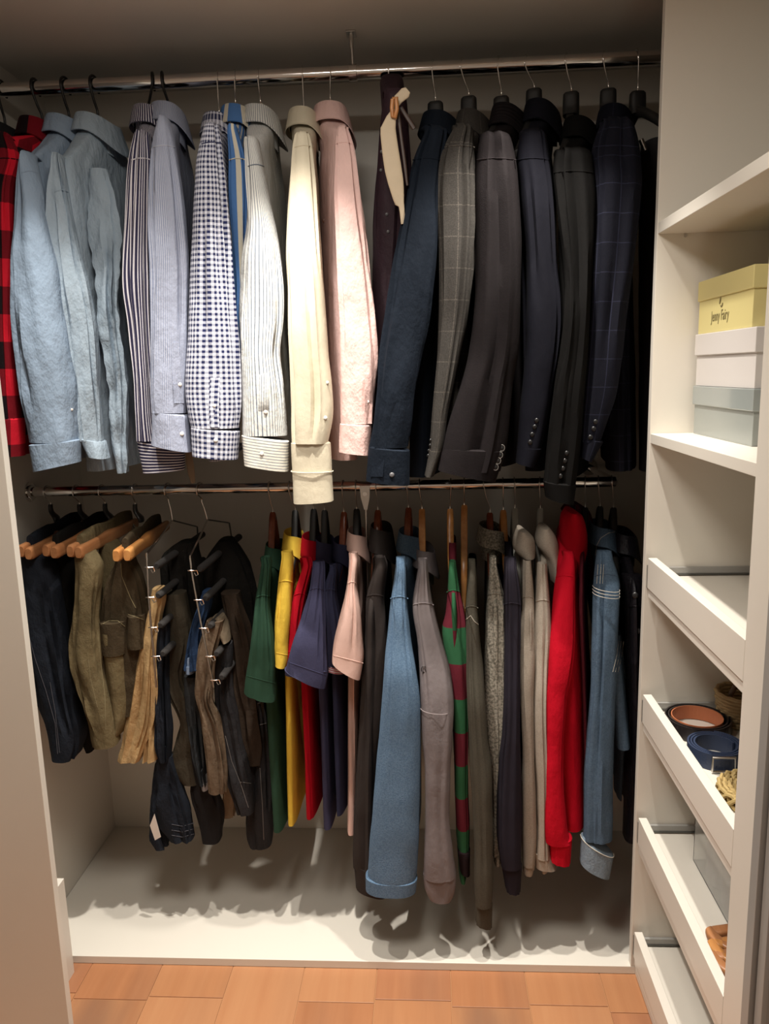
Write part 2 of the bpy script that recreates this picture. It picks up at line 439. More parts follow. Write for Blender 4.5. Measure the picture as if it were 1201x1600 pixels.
def hanger(kind, hx, n, u, zr, label, group, span=.2, drop=.055, zb=None, zs=None, back=.3):
    """hx: hook pixel x on the rail; n: pixel of the hanger neck; u: horizontal vector to the front shoulder"""
    N = at(n[0], n[1], YR); ry = 110-(hx-620)*.0412 if zr > 2 else 762-(hx-500)*.01
    R = at(hx, ry, YR); R.z = zr
    uh = Vector((-u.x, -u.y, 0)).normalized()      # away from the camera
    t = thing('clothes_hanger', label, 'hanger', tuple(N), group)
    per = Vector((-uh.y, uh.x, 0))
    if kind == 'black':
        hook(t, R, N, uh, .0034, BLKPL); w, h, m, nk = .006, .008, BLKPL, None
    elif kind == 'white':
        hook(t, R, N, uh, .0015, CHROME); w, h, m, nk = .006, .009, WHPL, (.008, .006, .022)
    elif kind == 'suit':
        hook(t, R, N, uh, .0016, CHROME); w, h, m, nk = .012, .013, BLKMAT, (.019, .012, .05)
    elif kind in ('wood', 'redwood', 'greywood', 'blackwood'):
        hook(t, R, N, uh, .0016, STEEL if kind != 'wood' else CHROME)
        w, h, m, nk = .009, .011, {'wood': WOODH, 'redwood': WOODR, 'greywood': GRPL, 'blackwood': BLKMAT}[kind], None
    if nk:
        a, b, hh = nk
        rows = [(N+Vector((0, 0, .004)), per*a*.8, uh*b*.8), (N, per*a, uh*b), (N-Vector((0, 0, hh*.7)), per*a*1.05, uh*b*1.3), (N-Vector((0, 0, hh)), per*a, uh*b*2)]
        loft('neck', rows, m, t, 20, .008, 0, open_end=False, p=.7)
        top = N-Vector((0, 0, hh*.8))
    else: top = N-Vector((0, 0, h*.4))
    rows = []
    for i in range(-6, 7):
        s = i/6; d = drop*(abs(s)**1.15)
        if zb is not None:
            q = abs(s); d = top.z-(zb+(zs-zb)*max(0, (q-.3)/.7)) if q >= .3 else (top.z-zb)*(q/.3)**1.3
        ww = w*(1.0 if kind != 'suit' else .75+.35*abs(s))
        if 'wood' in kind: ww = w*(1-.45*max(0, abs(s)-.45)/.55)
        cc = top+uh*span*s-Vector((0, 0, d))
        if s > 0 and zb is not None: cc.x -= uh.x*span*s*(1-back)
        rows.append((cc, per*ww, Vector((0, 0, -h*(1-.25*abs(s))))))
    loft('shoulder_bar', rows, m, t, 14, .02, 0, open_end=False, p=.75)
    return t
# ------------------------------------------------------------------ garments
def collar(t, C, u, a, b, h, mat, flare=1.3, tilt=.0, front=1, fold=.045):
    """folded collar: closed ring; the ends meet at the garment's front (side 'front' of the rail direction)"""
    uh = u.normalized(); per = Vector((-uh.y, uh.x, 0))*front
    n = 36; v = []; f = []; uv = []
    prof = [(.86, -.03, 0), (.9, h*.8, .0), (.95, h, 0), (1.0, h, 0), (1.06, h*.85, 0), (flare*.93, h-fold*.7, 1), (flare, h-fold, 1), (flare*.98, h-fold-.002, 1), (flare*.9, h-fold*.7, 1), (1.0, h*.2, 0)]
    m = len(prof)
    for j, (s, z, fl) in enumerate(prof):
        for k in range(n):
            th = 2*math.pi*k/n
            fr = max(0, math.cos(th))          # 1 at the front of the neck
            zz = z - tilt*(math.cos(th)*.5+.5) - (fr**3)*.012
            if fl: zz -= (fr**2)*.028; s2 = s+fr*.12
            else: s2 = s
            v.append(C+per*math.cos(th)*a*s2+uh*math.sin(th)*b*s2+Vector((0, 0, zz)))
    for j in range(m-1):
        for k in range(n):
            f.append((j*n+k, j*n+(k+1) % n, (j+1)*n+(k+1) % n, (j+1)*n+k))
            L = .38/n; uv.append(((k*L, j*.009), ((k+1)*L, j*.009), ((k+1)*L, (j+1)*.009), (k*L, (j+1)*.009)))
    return mesh_from('collar', v, f, mat, t, uv=uv)
from mathutils.bvhtree import BVHTree
BV = {}
def surf(t, px, py, Y=0.0, lift=.0004):
    d = ray(px, py).normalized(); best = None
    for o in t.children:
        if o.type != 'MESH' or o.name.split('.')[0] in ('button', 'seam', 'stitching'): continue
        if o.name not in BV:
            off = wloc(o)
            BV[o.name] = BVHTree.FromPolygons([q.co+off for q in o.data.vertices], [tuple(q.vertices) for q in o.data.polygons])
        h = BV[o.name].ray_cast(CAM, d)
        if h[0] is not None and (best is None or h[3] < best): best = h[3]
    return CAM+d*(best-lift) if best and abs((CAM+d*best).y-Y) < .12 else at(px, py, Y)
def placket(t, s_, mat, w=.0012):
    rows = []
    for q in s_.split():
        y, lr = q.split(':'); a, c = map(float, lr.split('~')); y = float(y)
        m = surf(t, (a+c)/2, y, 0, 0); l, r = surf(t, a, y, 0, 0), surf(t, c, y, 0, 0)
        rows.append((m, (r-l)/2, Vector((0, w, 0))))
    return loft('placket', rows, mat, t, 14, .012, 0)
def button(t, px, py, Y, r, mat, name='button', rim=None):
    c = surf(t, px, py, Y); d = (CAM-c).normalized()*.0018
    o = tube(name, [c-d*2, c, c+d*.6, c+d], [r, r, r*.92, r*.6], mat, t, 14)
    return o
def torso(t, name, Xc, zn, sh, hemz, a, mat, hemdx=0.0, L=None, flare=1.0, amp=.004, nb=.055, back=.3, folds=(4, .008)):
    u = Vector((sh.x-Xc, sh.y-YR, 0)); l = L or u.length; uh = -u.normalized(); per = Vector((uh.y, -uh.x, 0))
    zs = min(sh.z, zn-.03)
    C0 = Vector((Xc, YR, 0)); k_ = u.x/u.y if abs(u.y) > 1e-5 else 0
    def R(z, b, w, k=0.0): return (C0+Vector((hemdx*k, 0, z)), per*w, uh*b)
    def warp(q):
        dy = q.y-YR
        if dy > 0: q = q-Vector((dy*k_*(1-back), 0, 0))
        return q
    hz = hemz
    rows = [R(zn, nb, a*.9), R(zn-.012, nb*1.3, a*.98), R(zn+(zs-zn)*.55, l*.64, a*.9), R(zs+.006, l*.9, a*.8), R(zs-.022, l*.97, a*.86, .04),
            R(zs-.09, l*1.0, a, .12), R(zs+(hz-zs)*.5, l*1.0, a*1.02*flare**.5, .5), R(zs+(hz-zs)*.8, l*1.0, a*1.04*flare, .8), R(hz, l*1.0, a*1.04*flare, 1.0)]
    return loft(name, rows, mat, t, 52, .016, amp, (13, 13, 4), p=.62, folds=folds, warp=warp, open_top=True)
def seam(t, pts, Y, mat, r=.0009, name='seam'):
    out = []
    for i in range(len(pts)-1):
        for k in range(4): out.append((pts[i][0]+(pts[i+1][0]-pts[i][0])*k/4, pts[i][1]+(pts[i+1][1]-pts[i][1])*k/4))
    P = [surf(t, x, y, Y, .0002) for x, y in out+[pts[-1]]]
    return tube(name, P, r, mat, t, 6)
def ringline(t, name, row, r, mat, a0=-100, a1=100):
    c, A, B = row
    return tube(name, [c+A*math.copysign(abs(math.sin(math.radians(q)))**.9, q)-B*math.copysign(abs(math.cos(math.radians(q)))**.9, math.cos(math.radians(q))) for q in range(a0, a1+1, 8)], r, mat, t, 6)
UPN = 'garments on the upper rail'
def garment(kind, label, catg, mat, hg, n, sh, sl, Y=.05, b=(.026, .034), a=.032, hem=None, cuff=None, cuffmat=None, col=None, zr=ZUP,
            hlabel=None, hgroup=None, group=None, htype='white', L=None, amp=.0025, bodymat=None, sleeve='sleeve', tdY=.19, coll=None, p=.8, cb=None, flare=1.0, nb=.055, rib=0, folds=(4, .009), back=.3, gather=0):
    Y -= .03 if zr > 2 else -.005
    N = at(n[0], n[1], YR); s = at(sh[0], sh[1], YR-tdY)
    u = Vector((s.x-N.x, s.y-YR, 0))
    ch = coll[2] if coll else .012
    zn = N.z-ch+.006; zs = min(s.z, zn-.03)
    if htype: hanger(htype, hg, col[2] if col else n, u, zr, hlabel, hgroup, u.length*.9, .05, zn-.014, zs-.026, back)
    t = thing(kind, label, catg, (N.x, YR, N.z), group)
    hp = at(hem[1], hem[0], YR-tdY*.9)
    torso(t, 'body', N.x, zn, s, hp.z, a, bodymat or mat, hp.x-s.x, L, flare=flare, nb=nb, back=back, folds=(5, folds[1]*.8))
    if coll:
        collar(t, Vector((N.x, N.y, N.z-ch)), u.normalized(), coll[0], coll[1], ch, coll[5] if len(coll) > 5 else mat, tilt=.01, front=coll[4] if len(coll) > 4 else 1, fold=coll[6] if len(coll) > 6 else .045)
    if sl:
        rows = prows(sl, (min(YR-tdY-.005, Y+.045), Y), b)
        c0, A0, B0 = rows[0]
        uh = -u.normalized()
        h0 = s+uh*.075; h1 = s+uh*.02
        rows = [(Vector((h0.x, h0.y, zs-.004)), A0*.7, Vector((0, .02, -.004))), (Vector((h1.x*.6+c0.x*.4, h1.y, max(zs-.004, c0.z+.008))), A0*.9, Vector((0, .026, -.006)))]+rows
        if cuff: rows[-1] = (rows[-1][0], rows[-1][1]*.96, rows[-1][2]*.96)
        loft(sleeve, rows, mat, t, 48, .012, amp, (15, 15, 5), p=p, open_end=not cuff, folds=folds, gather=gather)
        if cuff:
            bb = cb or (b[1] if isinstance(b, tuple) else b)
            cr_ = [prow(Y, bb, q) for q in cuff.split()]
            if len(cr_) == 2: cr_.insert(1, tuple(cr_[0][q].lerp(cr_[1][q], .5) for q in range(3)))
            cr_.insert(0, (cr_[0][0]+(cr_[0][0]-cr_[-1][0]).normalized()*.003, cr_[0][1]*.9, cr_[0][2]*.88))
            loft('cuff', cr_, cuffmat or mat, t, 40, .012, .0012, (20, 20, 8), p=p, rib=rib)
    if sl and '~' in sl.split()[0]:
        y, lr = sl.split()[1].split(':'); a_, c_ = map(float, lr.split('~')); y = float(y)
        seam(t, [(a_+(c_-a_)*q/5, y-3*math.sin(q*math.pi/5)) for q in range(6)], 0, mat, .0013, 'shoulder_seam')
    return t, N, s, u
# ------------------------------------------------------------------ cloth
K = 1.3
f_navyblk = fabric('black_cotton', rgb(30, 29, 30, 1.3))
f_buff = fabric('buffalo_flannel', rgb(205, 30, 48), 'buffalo', rgb(120, 22, 32), rgb(24, 20, 22), per=.125, off=.3, wr=.2)
f_lb1 = fabric('light_blue_chambray', rgb(128, 144, 162, K), wr=.5)
f_lb2 = fabric('pale_blue_chambray', rgb(142, 156, 168, K), wr=.6)
f_ns = fabric('navy_white_stripe', rgb(46, 44, 66, K), 'v', rgb(196, 192, 198, K), per=.0072, duty=.36)
f_nsh = fabric('navy_white_stripe_across', rgb(46, 44, 66, K), 'h', rgb(196, 192, 198, K), per=.0072, duty=.36)
f_gb = fabric('grey_blue_fine_stripe', rgb(120, 128, 150, K), 'v', rgb(160, 164, 178, K), per=.003, duty=.5, wr=.35)
f_gi = fabric('navy_gingham', rgb(206, 208, 220, 1.1), 'check', rgb(40, 46, 84, .85), per=.0118, wr=.35)
f_bs = fabric('blue_white_broad_stripe', rgb(72, 108, 158, K), 'v', rgb(215, 208, 190, .95), per=.06, duty=.28)
f_ws = fabric('white_grey_stripe', rgb(196, 196, 192, 1.25), 'v', rgb(104, 112, 124, 1.2), per=.0062, duty=.26, wr=.35)
f_wsh = fabric('white_grey_stripe_across', rgb(205, 202, 192, 1.25), 'h', rgb(120, 124, 130, 1.2), per=.0068, duty=.28)
f_wh = fabric('cream_cotton', rgb(224, 214, 190, .82), wr=.12, var=.05, rough=.7)
f_pk = fabric('pink_oxford', rgb(206, 174, 168, 1.2), wr=.4)
f_burg = fabric('black_burgundy_velvet', rgb(48, 34, 40, 1.2), var=.3, rough=.55, sheen=.3)
f_ncord = fabric('navy_needlecord', rgb(30, 38, 50, .55), sheen=.2, wr=.3)
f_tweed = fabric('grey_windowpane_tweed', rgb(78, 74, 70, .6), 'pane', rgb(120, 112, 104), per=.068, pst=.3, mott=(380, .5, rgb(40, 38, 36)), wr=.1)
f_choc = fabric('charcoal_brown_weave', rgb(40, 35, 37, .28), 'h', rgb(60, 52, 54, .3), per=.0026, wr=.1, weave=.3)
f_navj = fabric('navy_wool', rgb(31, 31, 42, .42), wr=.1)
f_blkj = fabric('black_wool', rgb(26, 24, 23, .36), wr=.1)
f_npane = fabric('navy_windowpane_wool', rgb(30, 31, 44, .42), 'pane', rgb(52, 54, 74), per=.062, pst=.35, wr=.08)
f_leath = fabric('dark_leather', rgb(26, 24, 28, 1.1), rough=.38, sheen=0, wr=.5, weave=.3)
f_darkred = fabric('dark_aubergine_cloth', rgb(34, 24, 26, 1.2))
B_W = plain('pearl_button', rgb(215, 210, 205), .25)
B_B = plain('black_button', rgb(18, 17, 18), .35)
B_G = plain('grey_button', rgb(86, 84, 86), .3)
TAN = plain('tan_leather', rgb(186, 128, 78), .4, var=.2)
gU = 'shirts and jackets on the upper rail'
BLK = 'black plastic clothes hanger hooked on the upper rail '
def shirt(hx, n, sh, sl, mat, label, **k): return garment('shirt', label, 'shirt', mat, hx, n, sh, sl, **k)
C1 = (.046, .07, .046, .02)
# 1 dark garment at the frame edge
shirt(2, (8, 196), (-62, 240), '240:-70~-52 300:-84~-40 400:-90~-30 550:-84~-20 690:-66~-10', f_navyblk, 'black shirt at the very left end of the upper rail', hem=(700, -40), cuff='690:-64~-12 720:-62~-14',
      htype='black', hlabel='black plastic clothes hanger at the left end of the upper rail with the black shirt', coll=C1, zr=ZUP)
# 2 buffalo flannel
shirt(55, (66, 190), (2, 215), '215:0~16 250:-14~30 300:-24~20 400:-28~22 500:-26~24 600:-24~29 655:-20~34', f_buff, 'red and black buffalo-check flannel shirt near the left end of the upper rail', hem=(712, 12), cuff='655:-18~36 712:-16~36',
      htype='black', hlabel=BLK+'with the red and black check shirt', coll=C1, Y=.06)
# 3 light blue
t, N, s, u = shirt(102, (108, 186), (42, 243), '243:39~52 270:34~58 300:31~64 350:26~73 400:22~82 450:22~91 500:23~99 550:27~107 600:33~115 650:43~119 690:49~122', f_lb1, 'light blue chambray shirt, left one of two beside the red check flannel', hem=(720, 90), a=.034, back=.8,
      cuff='50,695|123,688 57,736|123,722', htype='black', hlabel=BLK+'with the first light blue chambray shirt', coll=C1, Y=.035, b=(.03, .048), amp=.005)
button(t, 112, 640, -.005, .0035, B_W)
# 4 pale blue with visible back and yoke
t, N, s, u = shirt(147, (153, 184), (91, 250), '250:88~97 300:85~106 350:83~118 400:82~128 450:86~138 500:93~147 550:104~150 600:116~154 650:124~159 688:128~163', f_lb2, 'pale blue chambray shirt with its crumpled back turned to view', hem=(735, 150), a=.036, back=.9, folds=(6, .012),
      cuff='128,684|163,690 142,712|169,716', htype='black', hlabel=BLK+'with the pale blue crumpled shirt', coll=C1, Y=.075, b=(.025, .035), amp=.008)
loft('rear_sleeve', prows('265:140~168 320:142~180 370:140~186 410:148~188 460:152~184 520:160~188 580:168~196 640:172~198 690:178~198 738:184~200', (.15, .10), (.018, .03)), f_lb2, t, 32, .010, .008, (26, 20, 16), folds=(6, .012))
# 5 navy stripe
shirt(239, (233, 172), (222, 214), '214:213~234 250:205~237 300:201~237 400:196~236 450:196~237 500:203~238 550:208~240 600:213~243 650:216~246 688:216~252', f_ns, 'navy and white narrow-striped shirt left of the grey-blue one', hem=(705, 240), a=.026,
      cuff='215,688|288,696 225,739|288,734', cuffmat=f_nsh, htype='black', hlabel=BLK+'with the navy striped shirt', coll=(.04, .066, .05, .016), Y=.095, b=(.025, .034), cb=.03)
# 6 grey blue
t, N, s, u = shirt(254, (263, 168), (252, 212), '190:249~264 230:239~273 300:236~284 400:237~294 500:238~295 550:238~295 600:239~292 645:240~292', f_gb, 'grey-blue finely striped shirt between the navy stripe and the gingham', hem=(690, 275), a=.03,
      cuff='240,643|294,650 238,694|298,706', htype='black', hlabel=BLK+'with the grey-blue shirt', coll=(.042, .066, .05, .016), Y=.05)
button(t, 281, 601, -.004, .0048, B_W); button(t, 284, 678, -.004, .0052, B_W)
placket(t, '535:270~280 575:268~282 630:272~288', f_gb)
# 7 gingham
t, N, s, u = shirt(340, (343, 184), (331, 210), '200:322~343 225:315~347 260:308~351 300:306~355 400:300~362 500:296~369 600:291~376 640:294~377 668:299~375', f_gi, 'navy and white gingham check shirt', hem=(720, 340), a=.027,
      cuff='300,668|374,674 302,711|371,717', htype='white', hlabel='clear-necked hanger on the upper rail with the gingham shirt', coll=(.04, .066, .05, .016), Y=.045, b=(.03, .043))
button(t, 335, 634, -.006, .0045, B_W); button(t, 337, 688, -.006, .005, B_W)
placket(t, '590:328~344 640:326~342 668:328~343', f_gi)
# 8 blue with broad stripe
shirt(367, (371, 172), (365, 222), '205:356~372 250:358~384 300:358~388 400:367~387 450:371~388 550:372~392 650:368~390', f_bs, 'blue shirt with broad cream stripes hanging behind the gingham', hem=(690, 380), a=.022,
      cuff='650:368~390 690:368~390', htype='white', hlabel='white-necked hanger on the upper rail with the blue broad-striped shirt', coll=(.04, .066, .05, .016), Y=.13, b=(.02, .03), col=(0, 0, (368, 165)))
# 9 white stripe
t, N, s, u = shirt(404, (408, 172), (394, 224), '222:386~404 260:387~412 300:387~420 350:386~430 400:378~438 450:375~442 500:374~443 550:377~438 600:378~443 680:378~450', f_ws, 'white shirt with thin grey stripes', hem=(722, 425), a=.036,
      cuff='378,680|451,690 382,726|450,736', cuffmat=f_wsh, htype='white', hlabel='white-necked hanger on the upper rail with the grey-striped white shirt', coll=(.044, .066, .05, .016), Y=.05, col=(0, 0, (407, 165)))
button(t, 415, 644, .003, .005, B_W); button(t, 409, 709, .003, .005, B_W)
placket(t, '585:404~420 640:403~420 682:402~421', f_ws)
# 10 cream
t, N, s, u = shirt(472, (475, 176), (477, 228), '212:466~484 230:460~489 300:455~495 400:452~503 500:455~510 550:457~514 600:459~519 650:458~520 692:456~514', f_wh, 'plain cream shirt with a long folded-back cuff hanging in front of the lower rail', hem=(700, 490), a=.03,
      cuff='455,692|516,692 459,786|521,782', htype='white', hlabel='slim metal-hook hanger on the upper rail with the cream shirt', coll=(.038, .066, .05, .016), Y=.02, b=(.03, .04), cb=.03, amp=.003)
ringline(t, 'cuff_fold', prow(-.01, .0335, '455,736|520,736'), .0012, f_wh)
button(t, 508, 653, -.018, .0045, B_W); button(t, 511, 598, -.018, .004, B_W)
# 11 pink
t, N, s, u = shirt(514, (517, 168), (538, 206), '205:526~545 225:524~551 250:523~556 300:521~562 400:526~574 500:530~585 550:531~589 600:532~587 662:531~581', f_pk, 'pink oxford shirt right of the cream one', hem=(718, 545), a=.036,
      cuff='531,662|581,665 529,705|579,711', htype='white', hlabel='white-necked hanger on the upper rail with the pink shirt', coll=(.042, .066, .05, .016), Y=.06, col=(0, 0, (516, 160)))
button(t, 506, 345, .10, .005, plain('brown_button', rgb(120, 84, 70), .3)); button(t, 574, 628, .022, .004, B_W)
placket(t, '585:570~582 625:570~583 662:569~581', f_pk)
# 12 dark velvet with button row
t, N, s, u = garment('jacket', 'black and burgundy velvet jacket hanging behind the cream belt', 'jacket', f_burg, 607, (612, 124), (610, 160), '150:600~634 200:594~637 300:586~640 400:583~634 500:581~625 600:580~610 690:580~606', hem=(700, 600), a=.03,
      cuff='690:580~606 725:580~606', htype='suit', hlabel='black hanger on the upper rail with the velvet jacket and cream belt', Y=.15, b=(.03, .04), col=(0, 0, (608, 118)))
for px, py in ((598, 220), (596, 237), (595, 266), (604, 335), (606, 362)): button(t, px, py, .105, .004, B_G)
# cream belt hanging on it
t = thing('belt', 'cream belt with a tan buckle looped over the velvet jacket hanger', 'belt', tuple(at(615, 165, .02)))
def strap(name, pts, Y, w, th, mat, par):
    P = [at(p[0], p[1], p[3] if len(p) > 3 else Y) for p in pts]
    rows = []
    for i, p in enumerate(P):
        d = (P[min(i+1, len(P)-1)]-P[max(i-1, 0)]).normalized()
        side = Vector((d.z, 0, -d.x)).normalized()
        if side.x < 0: side = -side
        ww = pts[i][2]*mpp(Y)*.5
        rows.append((p, side*ww, Vector((0, th, 0))))
    return loft(name, rows, mat, par, 16, .012, .0006, (30, 30, 30), open_end=False, p=.7)
f_belt = plain('cream_leather', rgb(204, 186, 158), .6, bump=.5, var=.35)
strap('strap', [(618, 172, 10), (611, 185, 15), (606, 200, 22), (609, 230, 24), (614, 265, 25), (620, 295, 21), (624, 318, 14), (627, 322, 9), (630, 350, 7)], .012, 12, .0025, f_belt, t)
strap('strap_end', [(614, 168, 10), (622, 155, 14), (633, 145, 16), (637, 141, 10)], .02, 12, .0025, f_belt, t)
strap('thin_strap', [(621, 170, 5), (626, 210, 5), (632, 255, 5), (636, 290, 4)], .02, 5, .002, plain('brown_leather', rgb(58, 38, 28), .5), t)
strap('strap_tip', [(626, 168, 6), (635, 182, 6), (647, 201, 6)], .03, 5, .002, MATS['brown_leather'], t)
bk = [at(x, y, .004) for x, y in ((613, 155), (619, 153), (620, 170), (617, 184), (613, 182), (612, 168), (613, 155))]
tube('buckle', bk, .0045, TAN, t, 10)
# 13 navy needlecord shirt
t, N, s, u = shirt(677, (690, 182), (662, 232), '206:664~694 250:645~689 300:637~683 350:628~683 400:618~680 450:609~676 500:601~671 550:593~660 600:590~647 650:585~641 698:577~636', f_ncord, 'dark navy needlecord shirt with loose buttoned cuff', hem=(745, 650), a=.034,
      cuff='576,698|640,704 572,750|640,757', htype='suit', hlabel='black wide hanger on the upper rail with the navy needlecord shirt', coll=(.045, .075, .05, .016), Y=.045, b=(.03, .042), amp=.005, col=(0, 0, (680, 162)))
button(t, 612, 742, -.002, .0058, B_G); placket(t, '628:604~618 680:590~606 745:578~598', f_ncord)
# 14 tweed
gS = 'tailored jackets at the right of the upper rail'
def jack(hx, n, sh, sl, mat, label, hn, hl, **k):
    k.setdefault('Y', .06); k.setdefault('b', (.04, .045)); k.setdefault('amp', .0025)
    return garment('suit_jacket', label, 'jacket', mat, hx, n, sh, sl, htype='suit', hlabel='wide black suit hanger holding the '+hl, col=(0, 0, hn), coll=(.04, .075, .045, .016, 1, mat, .05), **k)
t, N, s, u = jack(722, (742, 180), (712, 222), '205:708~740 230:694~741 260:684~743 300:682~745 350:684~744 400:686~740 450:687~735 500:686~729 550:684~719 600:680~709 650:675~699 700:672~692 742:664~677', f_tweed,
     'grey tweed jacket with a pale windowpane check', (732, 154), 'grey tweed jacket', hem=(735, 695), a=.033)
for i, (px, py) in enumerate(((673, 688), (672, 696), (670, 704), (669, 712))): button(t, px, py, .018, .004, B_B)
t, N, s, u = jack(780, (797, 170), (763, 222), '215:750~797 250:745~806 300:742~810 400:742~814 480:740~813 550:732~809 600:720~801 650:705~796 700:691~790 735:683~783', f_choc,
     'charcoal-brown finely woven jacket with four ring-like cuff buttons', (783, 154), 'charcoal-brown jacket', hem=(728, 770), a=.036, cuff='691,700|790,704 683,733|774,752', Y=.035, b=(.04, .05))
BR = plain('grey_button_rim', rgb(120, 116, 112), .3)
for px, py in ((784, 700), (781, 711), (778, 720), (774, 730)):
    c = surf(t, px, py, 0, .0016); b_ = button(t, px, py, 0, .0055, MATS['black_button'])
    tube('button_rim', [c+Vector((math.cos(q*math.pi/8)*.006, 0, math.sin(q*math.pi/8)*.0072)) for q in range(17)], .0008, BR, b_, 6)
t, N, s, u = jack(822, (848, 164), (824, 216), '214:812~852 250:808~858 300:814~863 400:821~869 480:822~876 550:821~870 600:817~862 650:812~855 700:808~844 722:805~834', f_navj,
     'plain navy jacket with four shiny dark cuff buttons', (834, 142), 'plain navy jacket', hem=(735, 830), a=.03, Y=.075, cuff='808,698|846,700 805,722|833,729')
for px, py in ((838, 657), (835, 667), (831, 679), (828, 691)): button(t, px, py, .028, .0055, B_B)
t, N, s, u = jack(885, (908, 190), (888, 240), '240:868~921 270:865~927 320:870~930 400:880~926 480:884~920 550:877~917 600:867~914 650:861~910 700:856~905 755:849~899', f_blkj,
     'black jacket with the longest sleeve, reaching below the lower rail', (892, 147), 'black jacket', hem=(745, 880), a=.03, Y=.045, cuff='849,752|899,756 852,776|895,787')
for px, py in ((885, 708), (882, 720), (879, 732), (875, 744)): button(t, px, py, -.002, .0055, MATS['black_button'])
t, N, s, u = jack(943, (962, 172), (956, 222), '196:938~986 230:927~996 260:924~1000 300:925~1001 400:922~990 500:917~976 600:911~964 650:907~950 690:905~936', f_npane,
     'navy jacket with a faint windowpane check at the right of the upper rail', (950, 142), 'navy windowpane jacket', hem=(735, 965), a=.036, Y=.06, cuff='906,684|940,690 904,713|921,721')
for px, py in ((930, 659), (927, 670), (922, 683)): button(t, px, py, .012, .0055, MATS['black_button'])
# 19 hanger with clip and dark trousers behind the tower
c = at(993, 95, YR); N = at(996, 146, YR); u = Vector((.02, -.2, 0))
hanger('suit', 993, (996, 146), u, ZUP, 'black hanger with a metal clip half hidden by the shelf tower', None, .17, .08)
t = thing('trousers', 'black trousers hanging half hidden behind the shelf tower', 'trousers', tuple(at(1010, 235, YR)))
loft('leg', prows('225:1003~1040 300:1001~1052 450:1000~1052 600:1000~1050 735:1000~1045', .2, .06), f_navyblk, t, 28, .016, .003)
o = loft('leg', prows('225:1003~1040 300:1001~1052 450:1000~1052 600:1000~1050 735:1000~1045', .33, .06), f_navyblk, t, 28, .016, .003)
tube('clip', [at(1001, 218, .13), at(1008, 235, .13)], .006, STEEL, t, 8)
# ------------------------------------------------------------------ lower rail: polos, jackets, hoodies
f_gr = fabric('dark_green_pique', rgb(46, 74, 58, .9), weave=.35, wr=.15)
f_ye = fabric('yellow_pique', rgb(222, 186, 70, 0.98), weave=.3, wr=.25)
f_re = fabric('red_pique', rgb(178, 16, 36, 0.94), weave=.3, wr=.15)
f_np = fabric('navy_pique', rgb(66, 66, 92, 0.89), weave=.3, wr=.15)
f_np2 = fabric('dark_navy_pique', rgb(54, 56, 80, 0.73), weave=.3, wr=.15)
f_pp = fabric('pale_pink_pique', rgb(222, 186, 174, 0.98), weave=.3, wr=.15)
f_ch = fabric('charcoal_sweat', rgb(58, 52, 50, 0.88), weave=.3, wr=.15)
f_fl = fabric('blue_fleece', rgb(98, 122, 146, 1.1), weave=1.0, wr=.1, mott=(260, .4, rgb(52, 78, 110)), sheen=.3, var=.2)
f_gy = fabric('mauve_grey_jersey', rgb(124, 116, 117, 0.95), weave=.2, wr=.2)
f_rug = fabric('green_maroon_rugby', rgb(108, 40, 52, 0.87), 'band', rgb(46, 92, 62, 1.09), per=.182, duty=.5, wr=.15, off=.0)
f_ol = fabric('olive_grey_sweat', rgb(88, 84, 74, 0.80), weave=.4, wr=.15, mott=(300, .25, rgb(52, 50, 44)))
f_he = fabric('heather_grey_knit', rgb(150, 144, 132, 1.17), weave=.8, wr=.15, mott=(190, .7, rgb(74, 72, 64)))
f_nsw = fabric('dark_navy_sweat', rgb(50, 46, 56, 0.68), weave=.3, wr=.12)
f_g1 = fabric('beige_grey_sweat', rgb(146, 136, 124, 1.17), weave=.3, wr=.12, mott=(320, .25, rgb(104, 98, 90)))
f_g2 = fabric('light_beige_grey_sweat', rgb(160, 150, 138, 1.17), weave=.3, wr=.12, mott=(320, .2, rgb(116, 110, 100)))
f_rh = fabric('bright_red_sweat', rgb(206, 18, 42, 0.81), weave=.2, wr=.25, var=.08)
f_den = fabric('blue_denim', rgb(86, 106, 126, 0.96), weave=.6, wr=.3, mott=(240, .35, rgb(52, 68, 88)), var=.2)
f_denc = fabric('washed_denim_cuff', rgb(120, 134, 146, 1.17), weave=.6, wr=.4, mott=(240, .4, rgb(84, 98, 112)))
f_wband = fabric('white_red_tipping', rgb(205, 195, 200), 'h', rgb(160, 40, 60), per=.006, duty=.35)
f_wht = fabric('white_stitching', rgb(205, 198, 184))
gP = 'polo shirts on the lower rail'
WDL = ' on the lower rail '
def low(kind, catg, hx, n, sh, sl, mat, label, ht, hl, hn=None, **k):
    k.setdefault('tdY', .17)
    k['a'] = k.get('a', .019)*.84
    return garment(kind, label, catg, mat, hx, n, sh, sl, htype=ht, hlabel=hl, zr=ZLO, col=(0, 0, hn or n), **k)
def polo(*a, **k):
    k.setdefault('Y', .07); k.setdefault('b', (.025, .03)); k.setdefault('amp', .003); k.setdefault('sleeve', 'short_sleeve'); k.setdefault('a', .016)
    k.setdefault('nb', .05); k.setdefault('folds', (4, .0055))
    if k.get('cuff') and not k.get('cuffmat'):
        a = list(a); cf = k.pop('cuff').split(); a[3] = a[3]+' '+cf[-1]; t = low('polo_shirt', 'polo shirt', *a, **k)
        l, r = [tuple(map(float, q.split(','))) for q in cf[0].split('|')]
        seam(t[0], [(l[0]+(r[0]-l[0])*q/6, l[1]+(r[1]-l[1])*q/6) for q in range(7)], 0, a[4], .0007, 'hem_seam')
        return t
    return low('polo_shirt', 'polo shirt', *a, **k)
CP = (.026, .062, .04, .012)
